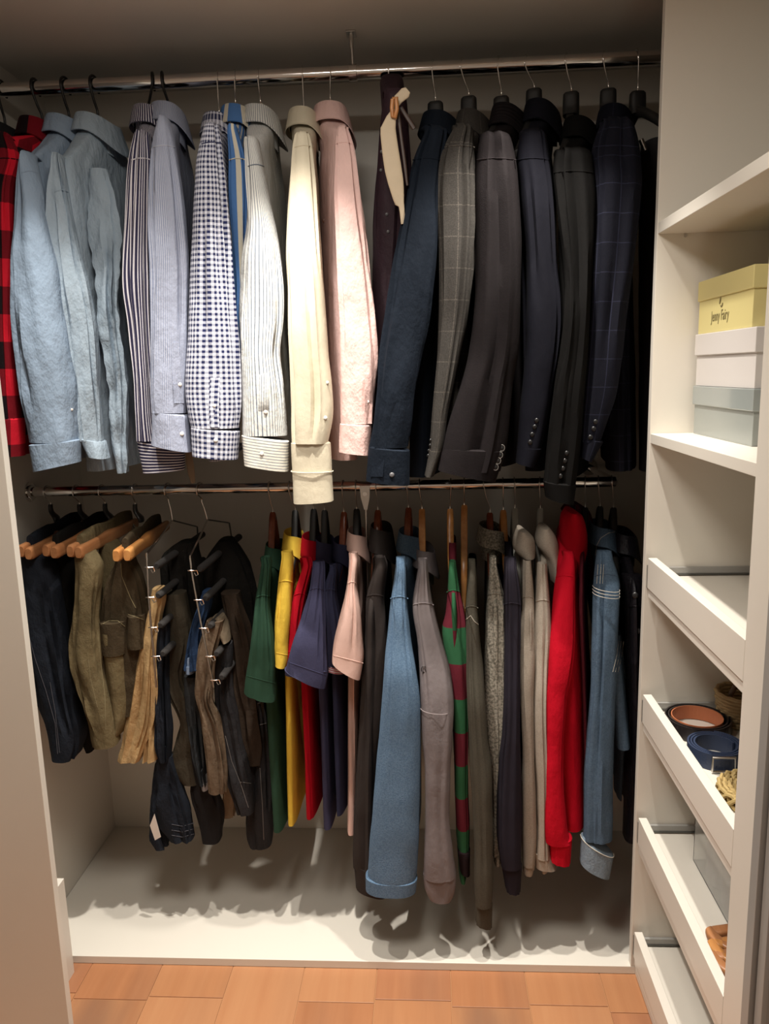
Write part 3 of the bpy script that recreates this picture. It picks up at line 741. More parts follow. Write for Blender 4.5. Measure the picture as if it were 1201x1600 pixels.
polo(421, (432, 846), (410, 930), '880:410~424 933:401~422 970:397~425 1000:393~428 1040:387~430 1062:384~430', f_gr, 'dark green polo shirt at the left of the polos', 'redwood', 'red-brown wooden hanger on the lower rail with the dark green polo', (426, 803), hem=(1296, 434), a=.02, coll=CP, cuff='385,1056|430,1068 382,1080|430,1094')
polo(452, (459, 828), (446, 908), '870:441~458 910:435~457 960:431~455 1000:431~450 1022:431~449', f_ye, 'bright yellow polo shirt hanging between the green and the red one', 'blackwood', 'black hanger on the lower rail with the yellow polo', (461, 800), hem=(1286, 456), a=.0165, coll=CP, cuff='431,1020|450,1024 431,1036|447,1040', Y=.075)
polo(489, (488, 834), (470, 928), '880:474~490 930:460~479 970:455~472 1000:452~470 1020:450~470', f_re, 'plain red polo shirt between the yellow and navy ones', 'blackwood', 'dark wooden hanger on the lower rail with the red polo', (490, 798), hem=(1276, 484), a=.0175, coll=CP, cuff='450,1018|471,1022 449,1036|471,1040', Y=.095)
polo(505, (508, 838), (497, 920), '885:490~507 922:484~506 960:472~508 1000:459~509 1040:449~511 1052:447~512', f_np, 'navy polo shirt with a wide flared sleeve right of the red polo', 'blackwood', 'black hanger on the lower rail with the wide-sleeved navy polo', (507, 800), hem=(1292, 512), a=.018, coll=CP, cuff='449,1034|512,1056 446,1044|508,1074', Y=.05)
polo(536, (537, 840), (517, 922), '890:515~527 923:508~525 960:508~532 1000:509~536 1036:509~538', f_np2, 'dark navy polo shirt with white and red tipping on sleeve and collar', 'redwood', 'red-brown wooden hanger on the lower rail with the tipped navy polo', (537, 803), hem=(1270, 530), a=.016, coll=CP+(1, f_np2), cuff='509,1034|539,1040 509,1043|540,1049', cuffmat=f_wband, Y=.085)
polo(556, (558, 826), (550, 912), '872:547~560 912:543~557 950:536~563 1000:523~566 1028:520~567', f_pp, 'pale pink polo shirt left of the rail support', 'blackwood', 'black hanger with a shiny neck on the lower rail with the pale pink polo', (557, 798), hem=(1300, 549), a=.018, coll=CP, cuff='520,1024|567,1036 520,1034|562,1060', Y=.055)
def jkt(kind, catg, *a, **k):
    k.setdefault('Y', .045); k.setdefault('b', (.03, .036)); k.setdefault('amp', .003); k.setdefault('a', .019); k.setdefault('L', .235); k.setdefault('folds', (3, .0045))
    return low(kind, catg, *a, **k)
CJ = (.028, .068, .045, .012)
t, N, s, u = jkt('jacket', 'jacket', 588, (596, 818), (584, 935), '880:588~604 932:573~599 1000:569~606 1100:563~602 1200:557~590 1300:553~582 1350:552~596', f_ch, 'charcoal sweatshirt jacket behind the blue fleece', 'redwood', 'red-brown wooden hanger with shiny neck on the lower rail with the charcoal jacket', (590, 800), hem=(1350, 580), coll=(.028, .068, .05, .01, 1, f_ch, .06), Y=.085, cuff='552,1340|598,1360 556,1382|606,1396')
t, N, s, u = jkt('fleece_jacket', 'jacket', 637, (640, 826), (624, 930), '885:618~634 935:610~637 1000:604~643 1050:600~650 1100:596~656 1200:587~658 1300:578~656 1368:572~652', f_fl, 'blue fleece jacket with a wide straight sleeve', 'redwood', 'red-brown wooden hanger on the lower rail with the blue fleece', (638, 796), hem=(1350, 630), coll=(.028, .066, .05, .014), Y=.02, b=(.03, .04), cuff='571,1366|652,1370 571,1386|650,1389', cb=.0415)
t, N, s, u = jkt('hooded_jacket', 'jacket', 655, (662, 850), (660, 940), '888:654~668 945:645~677 1000:651~690 1050:655~702 1105:657~707 1150:660~706 1200:664~704 1280:663~703 1330:662~708 1365:661~713', f_gy, 'mauve-grey jersey jacket with a small round emblem on the sleeve', 'wood', 'pale wooden hanger on the lower rail with the mauve-grey jacket', (659, 798), hem=(1330, 690), coll=(.03, .068, .06, .02), Y=.02, b=(.028, .038), cuff='661,1362|712,1364 663,1384|711,1388 670,1398|705,1401', cb=.033)
ringline(t, 'sleeve_seam', prow(.025, .0365, '656,1104|707,1108'), .0007, fabric('grey_seam', rgb(150, 140, 140, 1.1)))
c = surf(t, 662, 1046, 0, .0008)
EMB = plain('dark_emblem', rgb(30, 26, 26), .5)
tube('emblem', [c+Vector((math.cos(a)*.0062, 0, math.sin(a)*.0085)) for a in [math.radians(q) for q in range(40, 221, 15)]], .0011, EMB, t, 6)
tube('emblem', [c+Vector((.003, 0, .001)), c+Vector((.005, 0, -.006))], .0009, EMB, t, 6)
tube('emblem', [c+Vector((-.001, .001, -.0075)), c+Vector((-.001, -.001, -.0075))], .0024, EMB, t, 10)
t, N, s, u = jkt('rugby_shirt', 'shirt', 704, (706, 838), (708, 922), '885:700~713 925:698~719 960:695~725 988:690~728 1048:700~730 1110:707~730 1170:709~730 1230:711~730 1290:713~732 1325:714~733', f_rug, 'rugby shirt with broad green and maroon bands', 'wood', 'pale wooden hanger on the lower rail with the green and maroon rugby shirt', (703, 798), hem=(1352, 722), a=.014, Y=.055, b=(.026, .03), cuff='714,1323|734,1326 718,1356|734,1362', cuffmat=f_darkred)
t, N, s, u = jkt('hoodie', 'hoodie', 725, (738, 868), (737, 950), '890:732~744 950:727~747 1000:728~750 1050:729~754 1100:731~758 1150:733~763 1200:735~768 1300:740~769 1375:741~770 1408:742~769', f_ol, 'olive-grey hoodie with the lowest hanging cuff', 'wood', 'pale wooden hanger with a long bare arm on the lower rail with the olive-grey hoodie', (725, 792), hem=(1330, 752), a=.014, Y=.02, b=(.026, .032), cuff='743,1407|769,1410 743,1440|768,1447', cb=.022, rib=.001)
seam(t, ((728, 968), (735, 962), (741, 971), (747, 976)), 0, fabric('pale_piping', rgb(170, 164, 152)), .0012, 'shoulder_piping')
t, N, s, u = jkt('cardigan', 'cardigan', 755, (768, 818), (772, 930), '880:764~776 930:762~786 970:759~789 1040:757~790 1100:755~792 1150:757~791 1190:764~784 1260:768~780 1330:768~779', f_he, 'speckled heather-grey knitted cardigan', 'redwood', 'brown wooden hanger on the lower rail with the speckled cardigan', (765, 804), hem=(1325, 775), a=.015, coll=(.034, .07, .06, .012), Y=.065, b=(.026, .03), rib=0)
t, N, s, u = jkt('sweatshirt', 'sweatshirt', 785, (790, 836), (800, 940), '885:787~806 945:786~813 1050:787~812 1130:786~812 1180:780~813 1240:776~814 1300:775~815 1348:781~815', f_nsw, 'dark navy sweatshirt between the speckled cardigan and the grey hoodies', 'wood', 'short pale wooden hanger on the lower rail with the navy sweatshirt', (786, 800), hem=(1340, 798), a=.013, Y=.03, cuff='782,1346|815,1349 790,1388|812,1390', cb=.026, rib=.001)
def hood(t, s, mat, Y, b=.05):
    return loft('hood', prows(s, Y, b), mat, t, 30, .01, .004, (20, 20, 14), open_end=False)
t, N, s, u = jkt('hoodie', 'hoodie', 803, (814, 845), (825, 935), '885:817~829 935:815~834 1000:812~835 1100:813~833 1200:815~835 1300:815~837 1346:815~835', f_g1, 'beige-grey hoodie, left one of the two pale hoodies', 'greywood', 'grey plastic hanger on the lower rail with the left beige-grey hoodie', (804, 797), hem=(1330, 826), a=.015, Y=.05, b=(.024, .03), cuff='816,1343|836,1345 817,1360|831,1362', cb=.024)
hood(t, '826:808~818 838:802~832 856:801~835 868:812~834', f_g1, .17)
t, N, s, u = jkt('hoodie', 'hoodie', 843, (852, 838), (847, 938), '890:839~853 940:837~858 1000:834~860 1100:833~855 1200:836~857 1290:838~856 1335:836~858', f_g2, 'light beige-grey hoodie next to the bright red one', 'greywood', 'grey plastic hanger on the lower rail with the light beige-grey hoodie', (844, 797), hem=(1338, 850), a=.016, Y=.05, b=(.024, .03), cuff='836,1332|858,1334 836,1352|868,1355', cb=.024)
hood(t, '822:842~856 834:836~866 850:836~871 872:852~873 905:860~870', f_g2, .19)
t, N, s, u = jkt('hoodie', 'hoodie', 896, (893, 822), (884, 902), '872:880~896 902:868~898 950:863~898 1000:859~897 1050:855~890 1100:852~882 1200:850~878 1290:850~884 1312:850~892', f_rh, 'bright red hooded sweatshirt', 'blackwood', 'thin hanger on the lower rail with the bright red hoodie', (894, 792), hem=(1275, 894), a=.044, Y=.035, b=(.028, .034), cuff='858,1310|893,1306 860,1342|890,1346', cb=.028, rib=.0012)
hood(t, '797:884~898 804:877~908 825:874~914 850:876~916 875:880~914 895:884~908', f_rh, .2, .06)
# second red hood edge behind
t, N, s, u = jkt('hoodie', 'hoodie', 914, (912, 815), (908, 900), None, fabric('burgundy_sweat', rgb(70, 22, 30, 1.3)), 'dark burgundy hoodie hidden behind the bright red one', 'blackwood', 'thin hanger on the lower rail with the burgundy hoodie', (914, 796), hem=(1180, 915), a=.010)
hood(t, '785:884~902 795:876~918 815:890~925 850:905~928 900:914~930', MATS['burgundy_sweat'], .33, .04)
# denim
t, N, s, u = jkt('denim_jacket', 'jacket', 934, (942, 815), (946, 920), '872:932~955 900:929~964 926:927~966 1000:925~964 1060:923~961 1100:921~958 1200:913~957 1306:909~957', f_den, 'blue denim jacket with triple white stitching', 'blackwood', 'thin hanger on the lower rail with the denim jacket', (937, 794), hem=(1150, 968), a=.03, coll=(.034, .07, .06, .012), Y=.04, b=(.03, .036), cuff='908,1306|957,1334 906,1346|951,1367', cuffmat=f_denc, cb=.034)
for k in range(3): ringline(t, 'stitching', prow(.045, .0345, '926,%d|967,%d' % (926-k*5, 931-k*5)), .0006, f_wht)
seam(t, ((930, 868), (932, 852), (938, 841), (950, 833), (960, 831)), .13, f_wht, .0006, 'stitching')
for dx in (0, 5, 9): seam(t, ((934+dx, 882), (932+dx, 912)), 0, f_wht, .0005, 'stitching')
ringline(t, 'cuff_stitching', prow(.045, .035, '907,1306|958,1334'), .001, f_wht)
loft('sleeve', prows('985:952~968 1020:954~974 1060:954~990 1095:955~991 1130:958~984 1190:960~972 1240:961~968', .17, .04), f_den, t, 28, .012, .004)
for d in (0, 4, 8): seam(t, ((966+d, 1002), (963+d, 1025), (957+d, 1050)), .1, f_wht, .0005, 'stitching')
t, N, s, u = jkt('leather_jacket', 'jacket', 955, (974, 826), (986, 905), '905:974~1001 950:976~1010 1050:979~1014 1200:977~1008 1306:973~1002', f_leath, 'dark leather jacket with snap buttons in the shade right of the denim jacket', 'blackwood', 'thin hanger at the right end of the lower rail with the dark leather jacket', (958, 796), hem=(1295, 990), a=.015, coll=(.034, .07, .05, .012), Y=.10, b=(.03, .036), amp=.005)
button(t, 992, 930, .05, .008, B_B); button(t, 996, 986, .05, .008, B_B)
# ------------------------------------------------------------------ trousers on clamp hangers
def jean(name, c, k=1.3, **kw): return fabric(name, rgb(*c, k*.85), weave=.5, wr=.5, var=.3, **kw)
j_navy = jean('dark_navy_denim', (34, 38, 46)); j_blk = jean('black_twill', (26, 24, 22)); j_ol = jean('olive_twill', (98, 86, 62), 1.5); j_dol = jean('dark_olive_twill', (64, 54, 40), 1.4)
j_tan = jean('khaki_twill', (176, 146, 104), 1.4); j_gol = jean('grey_olive_twill', (62, 56, 46), 1.4); j_ind = jean('indigo_denim', (40, 58, 86), 1.4); j_brn = jean('brown_twill', (54, 44, 36), 1.4)
j_tau = jean('taupe_twill', (104, 88, 72), 1.4); j_slt = jean('slate_denim', (50, 52, 54), 1.4); j_bd = jean('washed_black_denim', (44, 43, 45), 1.4); j_sto = jean('stone_twill', (124, 110, 92), 1.3)
def trousers(label, mat, legs, Y=.09, b=.05, off=.13, rear=True, base=None, amp=.006, dx=0.0):
    y0 = legs[0].split()[0]
    first = prow(Y, b, y0)[0]
    t = thing('trousers', label, 'trousers', (first.x, YR, first.z))
    for i, q in enumerate(legs):
        o = loft('leg', prows(q, Y+.012*i, (b*.8, b)), mat, t, 44, .012, amp*.7, (20, 12, 9), p=.72, folds=(6, .011))
        if rear:
            r = o.copy(); COL.objects.link(r); r.parent = t; r.location = o.location+Vector((dx, off, 0))
    return t
f_sN = fabric('navy_seam', rgb(84, 84, 90)); f_sO = fabric('olive_seam', rgb(128, 116, 88)); f_sK = fabric('khaki_seam', rgb(150, 118, 76)); f_sG = fabric('grey_seam_thread', rgb(110, 106, 104))
tr1 = t = trousers('dark navy jeans clamped in the leftmost wooden trouser hanger', j_navy, ['862:36~66 880:35~84 905:34~90 950:35~96 1000:42~105 1050:55~113 1100:68~122 1145:80~132 1178:87~123'], Y=.1, b=.05)
seam(t, [(40, 975), (55, 1030), (72, 1080), (86, 1130), (90, 1178)], .045, f_sN); seam(t, [(78, 1066), (86, 1110), (93, 1176)], .046, f_sN)
tr2 = t = trousers('black trousers on the second wooden trouser hanger from the left', j_blk, ['862:82~106 880:80~118 950:92~117 1020:102~130 1080:116~146 1130:130~152 1164:143~154'], Y=.17, b=.05, rear=False)
tr3 = t = trousers('olive cotton trousers on the third wooden trouser hanger', j_ol, ['862:120~146 880:121~158 900:121~158 950:119~152 1000:115~153 1030:117~156 1080:132~170 1120:145~182 1160:152~186'], Y=.08, b=.042, off=.12, dx=.01)
for p in (((137, 1020), (141, 1060), (152, 1105)), ((152, 985), (158, 1040), (164, 1090), (165, 1140))): seam(t, p, .035, f_sO)
loft('leg', prows('985:160~190 1030:164~196 1080:172~200 1120:180~198 1144:182~190', .10, .035), j_ol, t, 26, .013, .005)
tr4 = t = trousers('dark olive cargo trousers on the fourth wooden trouser hanger', j_dol, ['866:186~206 882:182~212 900:174~222 950:164~232 1000:162~232 1060:165~230 1110:178~222'], Y=.13, b=.045, rear=False)
loft('pocket', prows('970:156~196 985:157~197 1010:158~197 1020:160~196', .095, .03), j_dol, t, 26, .012, .003); loft('pocket', prows('960:200~226 1000:199~228 1010:201~228', .1, .03), j_dol, t, 26, .012, .003)
for p in (((158, 976), (170, 970), (184, 970), (195, 979)), ((200, 960), (212, 964), (224, 968)), ((189, 880), (190, 900), (204, 935), (212, 950))): seam(t, p, .066, f_sO, .0011)
def clamp(hx, npx, ends, label, wmat, tr, tmat):
    c = at(hx, 766, YR); R = Vector((c.x, YR, ZLO)); N = at(npx[0], npx[1], YR)
    t = thing('trouser_hanger', label, 'hanger', tuple(N))
    uh = Vector((.25, 1, 0)).normalized()
    hook(t, R, N+Vector((0, 0, .0)), uh, .0015, CHROME)
    loft('grip', [(N+Vector((0, 0, .002)), Vector((.006, 0, 0)), Vector((0, .008, 0))), (N-Vector((0, 0, .018)), Vector((.0065, 0, 0)), Vector((0, .009, 0))), (N-Vector((-.012, 0, .035)), Vector((.008, 0, 0)), Vector((0, .016, 0))), (N-Vector((-.014, 0, .048)), Vector((.006, 0, 0)), Vector((0, .014, 0)))], BLKPL, t, 16, .006, 0, open_end=False)
    zb = None; ps_ = []
    for i, e in enumerate(ends):
        p = at(e[0], e[1], .035); zb = p.z; ps_.append(p)
        q = Vector((N.x+(p.x-N.x)*.2+(.008 if i else -.008)+.02, .40, p.z+.004))
        d = (q-p); per = Vector((d.y, -d.x, 0)).normalized()
        loft('clamp_bar', [(p, per*.008, Vector((0, 0, -.013))), (p+d*.02, per*.0105, Vector((0, 0, -.016))), (p+d*.33, per*.009, Vector((0, 0, -.016))), (p+d*.5, per*.012, Vector((0, 0, -.019))), (p+d*.66, per*.009, Vector((0, 0, -.016))), (q, per*.009, Vector((0, 0, -.014)))], wmat, t, 18, .012, 0, open_end=False, p=.6)
        m = p.lerp(q, .3)
        tube('clamp_wire', [m+Vector((0, 0, .012)), N+Vector((.002, -.03, -.048)), p.lerp(q, .42)+Vector((0, 0, .012))], .0012, CHROME, t, 6)
    m = (ps_[0]+ps_[1])/2; e = Vector((N.x+.02, .40, m.z+.004)); d = e-m; sd = Vector((d.y, -d.x, 0)).normalized()*.007
    loft('waistband', [(m+d*q+Vector((0, 0, .012)), sd*(1+.3*math.sin(q*9)), Vector((0, 0, -.028+.004*math.sin(q*14)))) for q in (.1, .25, .4, .55, .7, .85, .98)], tmat, tr, 20, .02, .0015, open_end=False, p=.6)
    return t
clamp(74, (79, 789), [(32, 862), (44, 866)], 'leftmost wooden trouser hanger on the lower rail, clamping dark navy jeans', WOODO, tr1, j_navy)
clamp(119, (124, 789), [(71, 861), (84, 864)], 'second wooden trouser hanger from the left on the lower rail', WOODO, tr2, j_blk)
clamp(159, (164, 788), [(109, 862), (122, 864)], 'third wooden trouser hanger on the lower rail, clamping olive trousers', WOODO, tr3, j_ol)
clamp(211, (211, 789), [(181, 869), (198, 868)], 'fourth trouser hanger with pale yellowish wooden bars on the lower rail', WOODH, tr4, j_dol)
# ------------------------------------------------------------------ multi-bar trouser racks
def rack(hx, stem, front, back, rod, bars, label):
    c = at(hx, 763, YR); R = Vector((c.x, YR, ZLO)); A = at(stem[-1][0], stem[-1][1], YR)
    t = thing('trouser_rack', label, 'hanger', tuple(A))
    N = at(stem[0][0], stem[0][1], YR)
    hook(t, R, N, Vector((.3, 1, 0)).normalized(), .0022, CHROME)
    tube('stem', [N+Vector((0, 0, .002))]+[at(x, y, YR) for x, y in stem], .0024, CHROME, t, 8)
    Y0, Y1 = .05, .43
    fp = at(front[0], front[1], Y0)
    b1 = at(back[0][0], back[0][1], Y1); b2 = at(back[1][0], back[1][1], Y1)
    tube('frame', [A, A.lerp(fp, .5), fp-Vector((0, -.002, -.006)), fp]+[at(x, y, Y0) for x, y in rod], .0026, CHROME, t, 8)
    tube('frame', [A, b1-(b1-A)*.06, b1, b2, b2+Vector((.006, 0, -.35))], .0022, DKMETAL, t, 8)
    for x, y in bars:
        p = at(x, y, Y0); q = Vector((p.x+.03, Y1, p.z+.004))
        s = p.lerp(q, .06)+Vector((.012, 0, -.004))
        br = tube('bar', [s, s.lerp(q, .02), s.lerp(q, .98), q], [.006, .0095, .0095, .006], FOAM, t, 14)
        tube('clip', [p+Vector((-.008, -.002, 0)), p+Vector((.004, -.004, 0)), p+Vector((.013, .002, -.001)), p+Vector((.015, .004, -.012)), p+Vector((.009, .006, -.016)), p+Vector((.005, .006, -.008))], .0015, CHROME, br, 6)
    return t
rack(262, [(263, 783), (267, 797), (269, 813)], (229, 869), [(308, 823), (309, 842)], [(230, 885), (232, 930), (236, 980), (240, 1025), (244, 1074)], [(231, 886), (233, 933), (237, 980), (241, 1025)], 'left chrome multi-bar trouser rack on the lower rail')
rack(312, [(315, 784), (320, 797), (324, 812)], (297, 873), [(358, 817), (363, 848)], [(299, 890), (307, 936), (315, 980), (324, 1025), (334, 1074)], [(299, 891), (308, 937), (316, 981), (326, 1025), (334, 1062)], 'right chrome multi-bar trouser rack on the lower rail')
T = trousers
T('black trousers draped over the top bar of the left trouser rack', j_blk, ['846:280~306 862:258~310 885:252~316 940:256~322 1000:262~326 1060:266~328'], Y=.24, b=.05, rear=False)
t = T('khaki trousers with turned-up hems on the left trouser rack', j_tan, ['918:240~256 935:236~258 960:232~254 1000:224~248 1050:213~247 1100:204~246 1140:197~238 1185:188~222', '1000:236~248 1060:238~247 1120:234~247 1160:228~247 1184:226~247'], Y=.115, b=.03, rear=False)
seam(t, [(232, 960), (222, 1010), (212, 1060), (204, 1110), (198, 1150)], .082, f_sK)
t = T('grey-olive trousers hanging right of the khaki pair', j_gol, ['925:258~290 960:258~296 1000:259~302 1050:262~288 1080:268~296 1120:284~312 1160:276~312 1190:268~312 1218:290~314'], Y=.17, b=.035, rear=False)
t = T('dark navy jeans with a white label on the left trouser rack', j_navy, ['968:247~264 1000:246~264 1060:247~263 1100:247~265 1150:247~268 1185:252~266', '1180:246~270 1220:242~282 1260:240~296 1308:266~304', '1190:244~256 1240:238~256 1290:236~254 1320:245~262'], Y=.13, b=.03, rear=False)
for y in (1288, 1297, 1305): seam(t, [(268, y), (285, y+3), (303, y-2)], .122, f_sN, .001)
lab = slabpoly('label', [(p.x, p.z) for p in (at(241, 1272, .1), at(246, 1290, .1), at(251, 1308, .1), at(242, 1313, .1), at(234, 1290, .1))], .1, .102, plain('white_label', rgb(215, 205, 195), .6), t)
T('black dress trousers at the bottom of the left trouser rack', f_navyblk, ['1100:290~312 1180:296~322 1240:302~340 1262:308~348 1310:318~346'], Y=.17, b=.03, rear=False)
T('wide black trousers draped over the top bar of the right trouser rack', j_blk, ['842:344~362 856:334~374 880:322~388 920:318~400 970:322~406 1030:330~408 1060:334~408'], Y=.27, b=.05, rear=False)
t = T('indigo jeans hanging between the two trouser racks', j_ind, ['922:318~330 945:310~330 980:300~320 1010:293~318 1042:289~316'], Y=.12, b=.03, rear=False)
loft('turned_hem', prows('1038:289~306 1050:291~305', .11, .02), fabric('pale_blue_denim', rgb(120, 136, 160)), t, 20, .01, .002)
t = T('dark slate jeans below the indigo pair', j_slt, ['1052:290~314 1100:291~318 1150:298~322 1200:310~326 1218:316~328'], Y=.15, b=.04, rear=False)
loft('turned_hem', prows('1217:316~328 1228:317~329', .145, .03), fabric('pale_hem', rgb(150, 148, 150)), t, 20, .01, .002)
t = T('taupe trousers with a pale waistband on the right trouser rack', j_tau, ['968:324~350 985:319~346 1020:312~336 1060:309~334 1090:308~330 1130:316~344 1180:324~353 1232:329~356'], Y=.11, b=.032, rear=False)
loft('waistband', prows('962:334~350 970:327~356 985:340~358 1000:350~359', .13, .03), j_sto, t, 20, .01, .003)
t = T('dark slate jeans on the fourth bar of the right trouser rack', j_bd, ['1004:340~362 1030:336~364 1080:336~362 1120:340~372 1180:352~382 1240:366~396 1265:372~398'], Y=.14, b=.032, rear=False)
seam(t, [(352, 1150), (362, 1190), (376, 1225), (388, 1262)], .102, f_sG); seam(t, [(376, 1222), (392, 1224)], .102, f_sG)
T('dark brown twill trousers right of the trouser racks', j_brn, ['925:346~374 960:352~382 1000:358~394 1060:364~402 1120:370~410 1160:374~416 1188:376~414'], Y=.19, b=.035, rear=False)
t = T('washed black jeans with stitched pockets beside the green polo', j_bd, ['1074:380~402 1100:385~415 1130:392~418 1180:388~424 1240:386~428 1290:386~426 1316:392~424'], Y=.2, b=.035, rear=False)
for p in (((383, 1078), (388, 1095), (400, 1100), (414, 1096)), ((394, 1128), (404, 1133), (416, 1130)), ((402, 1098), (401, 1130)), ((406, 1200), (410, 1260), (412, 1312)), ((384, 1086), (398, 1092), (414, 1088))): seam(t, p, .155, f_sG, .0012)
T('short stone trousers with their hem below the taupe pair', j_sto, ['1180:352~368 1230:350~369 1272:349~368'], Y=.2, b=.025, rear=False)
# loose beige tie ends under the shirts
t = thing('fabric_tie', 'narrow beige fabric tie end hanging below the grey-blue shirt', 'tie', tuple(at(297, 700, .15)))
strap('strap', [(294, 690, 12), (296, 720, 12), (299, 740, 11), (302, 755, 6)], .15, 10, .002, fabric('beige_tie', rgb(150, 136, 118)), t)
# ------------------------------------------------------------------ things on the tower
def shoebox(name, label, xf, x1, y0, y1, z0, zl, z1, mb, ml, inset=.004):
    t = thing(name, label, 'box', ((xf+x1)/2, (y0+y1)/2, z0))
    box('body', (xf+inset, y0+inset, z0), (x1-inset, y1-inset, zl+.004), mb, t, .001)
    box('lid', (xf, y0, zl), (x1, y1, z1), ml, t, .0015)
    return t
XF = at(1083, 600, -.014).x
ZS = 1.4021
z_g = at(1081, 603, -.02).z; z_gl = at(1081, 632, -.02).z; z_w = at(1083, 523, -.02).z; z_wl = at(1083, 556, -.02).z; z_y = at(1083, 441, -.02).z; z_yl = at(1083, 472, -.02).z
ymin = atx(1177, 610, XF).y; ymin_y = atx(1174, 470, XF).y
CARD_G = plain('grey_translucent_plastic', rgb(150, 156, 154), .16, spec=.6, coat=.3)
CARD_GB = plain('grey_plastic_body', rgb(148, 152, 148), .3)
CARD_W = plain('white_card', rgb(208, 202, 198), .6); CARD_Y = plain('yellow_card', rgb(216, 202, 138), .65)
b1 = shoebox('shoe_box', 'grey semi-transparent shoe box at the bottom of the stack on the shelf', XF, .84, ymin, -.012, ZS, z_gl, z_g, CARD_GB, CARD_G)
b2 = shoebox('shoe_box', 'white cardboard box in the middle of the stack on the shelf', XF, .83, ymin+.004, -.012, z_g+.0004, z_wl, z_w, CARD_W, CARD_W)
b3 = shoebox('shoe_box', 'pale yellow shoe box with printed lettering on top of the stack', XF+.001, .82, ymin_y, -.014, z_w+.0004, z_yl, z_y, CARD_Y, CARD_Y, .003)
INK = plain('grey_green_ink', rgb(122, 112, 72), .6)
def text(par, body, c, h, mat, name='lettering', sx=1.0):
    cu = bpy.data.curves.new(name, 'FONT'); cu.body = body; cu.size = h; cu.align_x = 'CENTER'; cu.extrude = .0002
    o = bpy.data.objects.new(name, cu); COL.objects.link(o)
    me = bpy.data.meshes.new_from_object(o); bpy.data.objects.remove(o)
    # letters face -x, read from far (left in view) to near
    for v in me.vertices: v.co = Vector(c)+Vector((-v.co.z, -v.co.x*sx, v.co.y))
    return finish(name, me, mat, par, False)
tc = atx(1122, 497, XF+.001)
text(b3, 'Jenny Fairy', (XF+.0035, tc.y, tc.z-.004), .03, INK, sx=.72)
tube('emblem', [Vector((XF+.0035, tc.y+d[0], tc.z+d[1])) for d in ((.004, .028), (.002, .036), (-.002, .044), (-.001, .034), (.003, .03))], .0012, INK, b3, 6)
tube('emblem', [Vector((XF+.0035, tc.y+d[0], tc.z+d[1])) for d in ((-.002, .024), (-.007, .0225), (-.012, .026), (-.012, .029))], .0014, INK, b3, 6)
# belts on the second tray
Z2 = TRAY[1]
def belt(label, c, r0, turns, w, th, mat, inner=None, gap=.0035, ex=1.0):
    t = thing('belt', label, 'belt', tuple(c))
    n = int(turns*40); v = []; f = []
    for i in range(n+1):
        a = 2*math.pi*i/40; r = r0+(th+gap)*a/(2*math.pi)
        d = Vector((math.cos(a)*ex, math.sin(a), 0))
        for rr, z in ((r, 0), (r+th, 0), (r+th, w), (r, w)): v.append(Vector(c)+d*rr+Vector((0, 0, z)))
    for i in range(n):
        for k in range(4): f.append((i*4+k, i*4+(k+1) % 4, i*4+4+(k+1) % 4, i*4+4+k))
    f += [(0, 1, 2, 3), tuple(n*4+k for k in (3, 2, 1, 0))]
    mesh_from('strap', v, f, mat, t, False)
    return t
BROWN = plain('black_leather', rgb(38, 33, 34), .35, var=.2)
c1 = atz(1076, 1146, Z2); Z2 += .0008; c1 = Vector((.600, -.108, Z2)); c2 = atz(1112, 1185, Z2); c3 = atz(1150, 1250, Z2); c2 = Vector((.592, -.24, Z2)); c3.x = max(c3.x, XT+.03+.078)
if 0: print('BELTS', c1, c2, c3, 'box', atz(1112, 1391, TRAY[2]), atz(1138, 1425, TRAY[2]), atz(1112, 1478, TRAY[2]), 'yellow', XF)
t = belt('black leather belt with tan lining coiled at the far end of the second tray', c1, .056, 2.0, .033, .0035, BROWN)
v = []; f = []; n = 40
for i in range(n):
    a = 2*math.pi*i/n
    for r, z in ((.0535, .001), (.0558, .001), (.0558, .0335), (.0535, .0335)): v.append(c1+Vector((math.cos(a)*r, math.sin(a)*r, z)))
for i in range(n):
    j = (i+1) % n
    for k in range(4): f.append((i*4+k, i*4+(k+1) % 4, j*4+(k+1) % 4, j*4+k))
mesh_from('lining', v, f, plain('cognac_leather', rgb(178, 106, 70), .5), t, False)
t = belt('navy blue belt with a silver buckle coiled in the middle of the second tray', c2, .036, 3.2, .035, .004, plain('navy_leather', rgb(46, 58, 84), .5, bump=.4), gap=.002)
bc = c2+Vector((-.004, -.062, .018))
tube('buckle', [bc+Vector(d) for d in ((-.022, 0, -.014), (.022, 0, -.014), (.022, 0, .016), (-.022, 0, .016), (-.022, 0, -.014))], .0028, STEEL, t, 8)
STRAW = plain('braided_straw', rgb(190, 164, 108), .8, bump=.8, var=.3)
t = thing('belt', 'braided straw-coloured belt coiled at the near end of the second tray', 'belt', tuple(c3))
for w_ in range(3):
    pts = []
    for i in range(200):
        a = 2*math.pi*i/48; r = .032+.0095*a/(2*math.pi); ph = i*.9+w_*2.1
        pts.append(c3+Vector((math.cos(a)*(r+.0022*math.cos(ph)), math.sin(a)*(r+.0022*math.cos(ph)), .016+.011*math.sin(ph))))
    tube('braid_strand', pts, .0042, STRAW, t, 6)
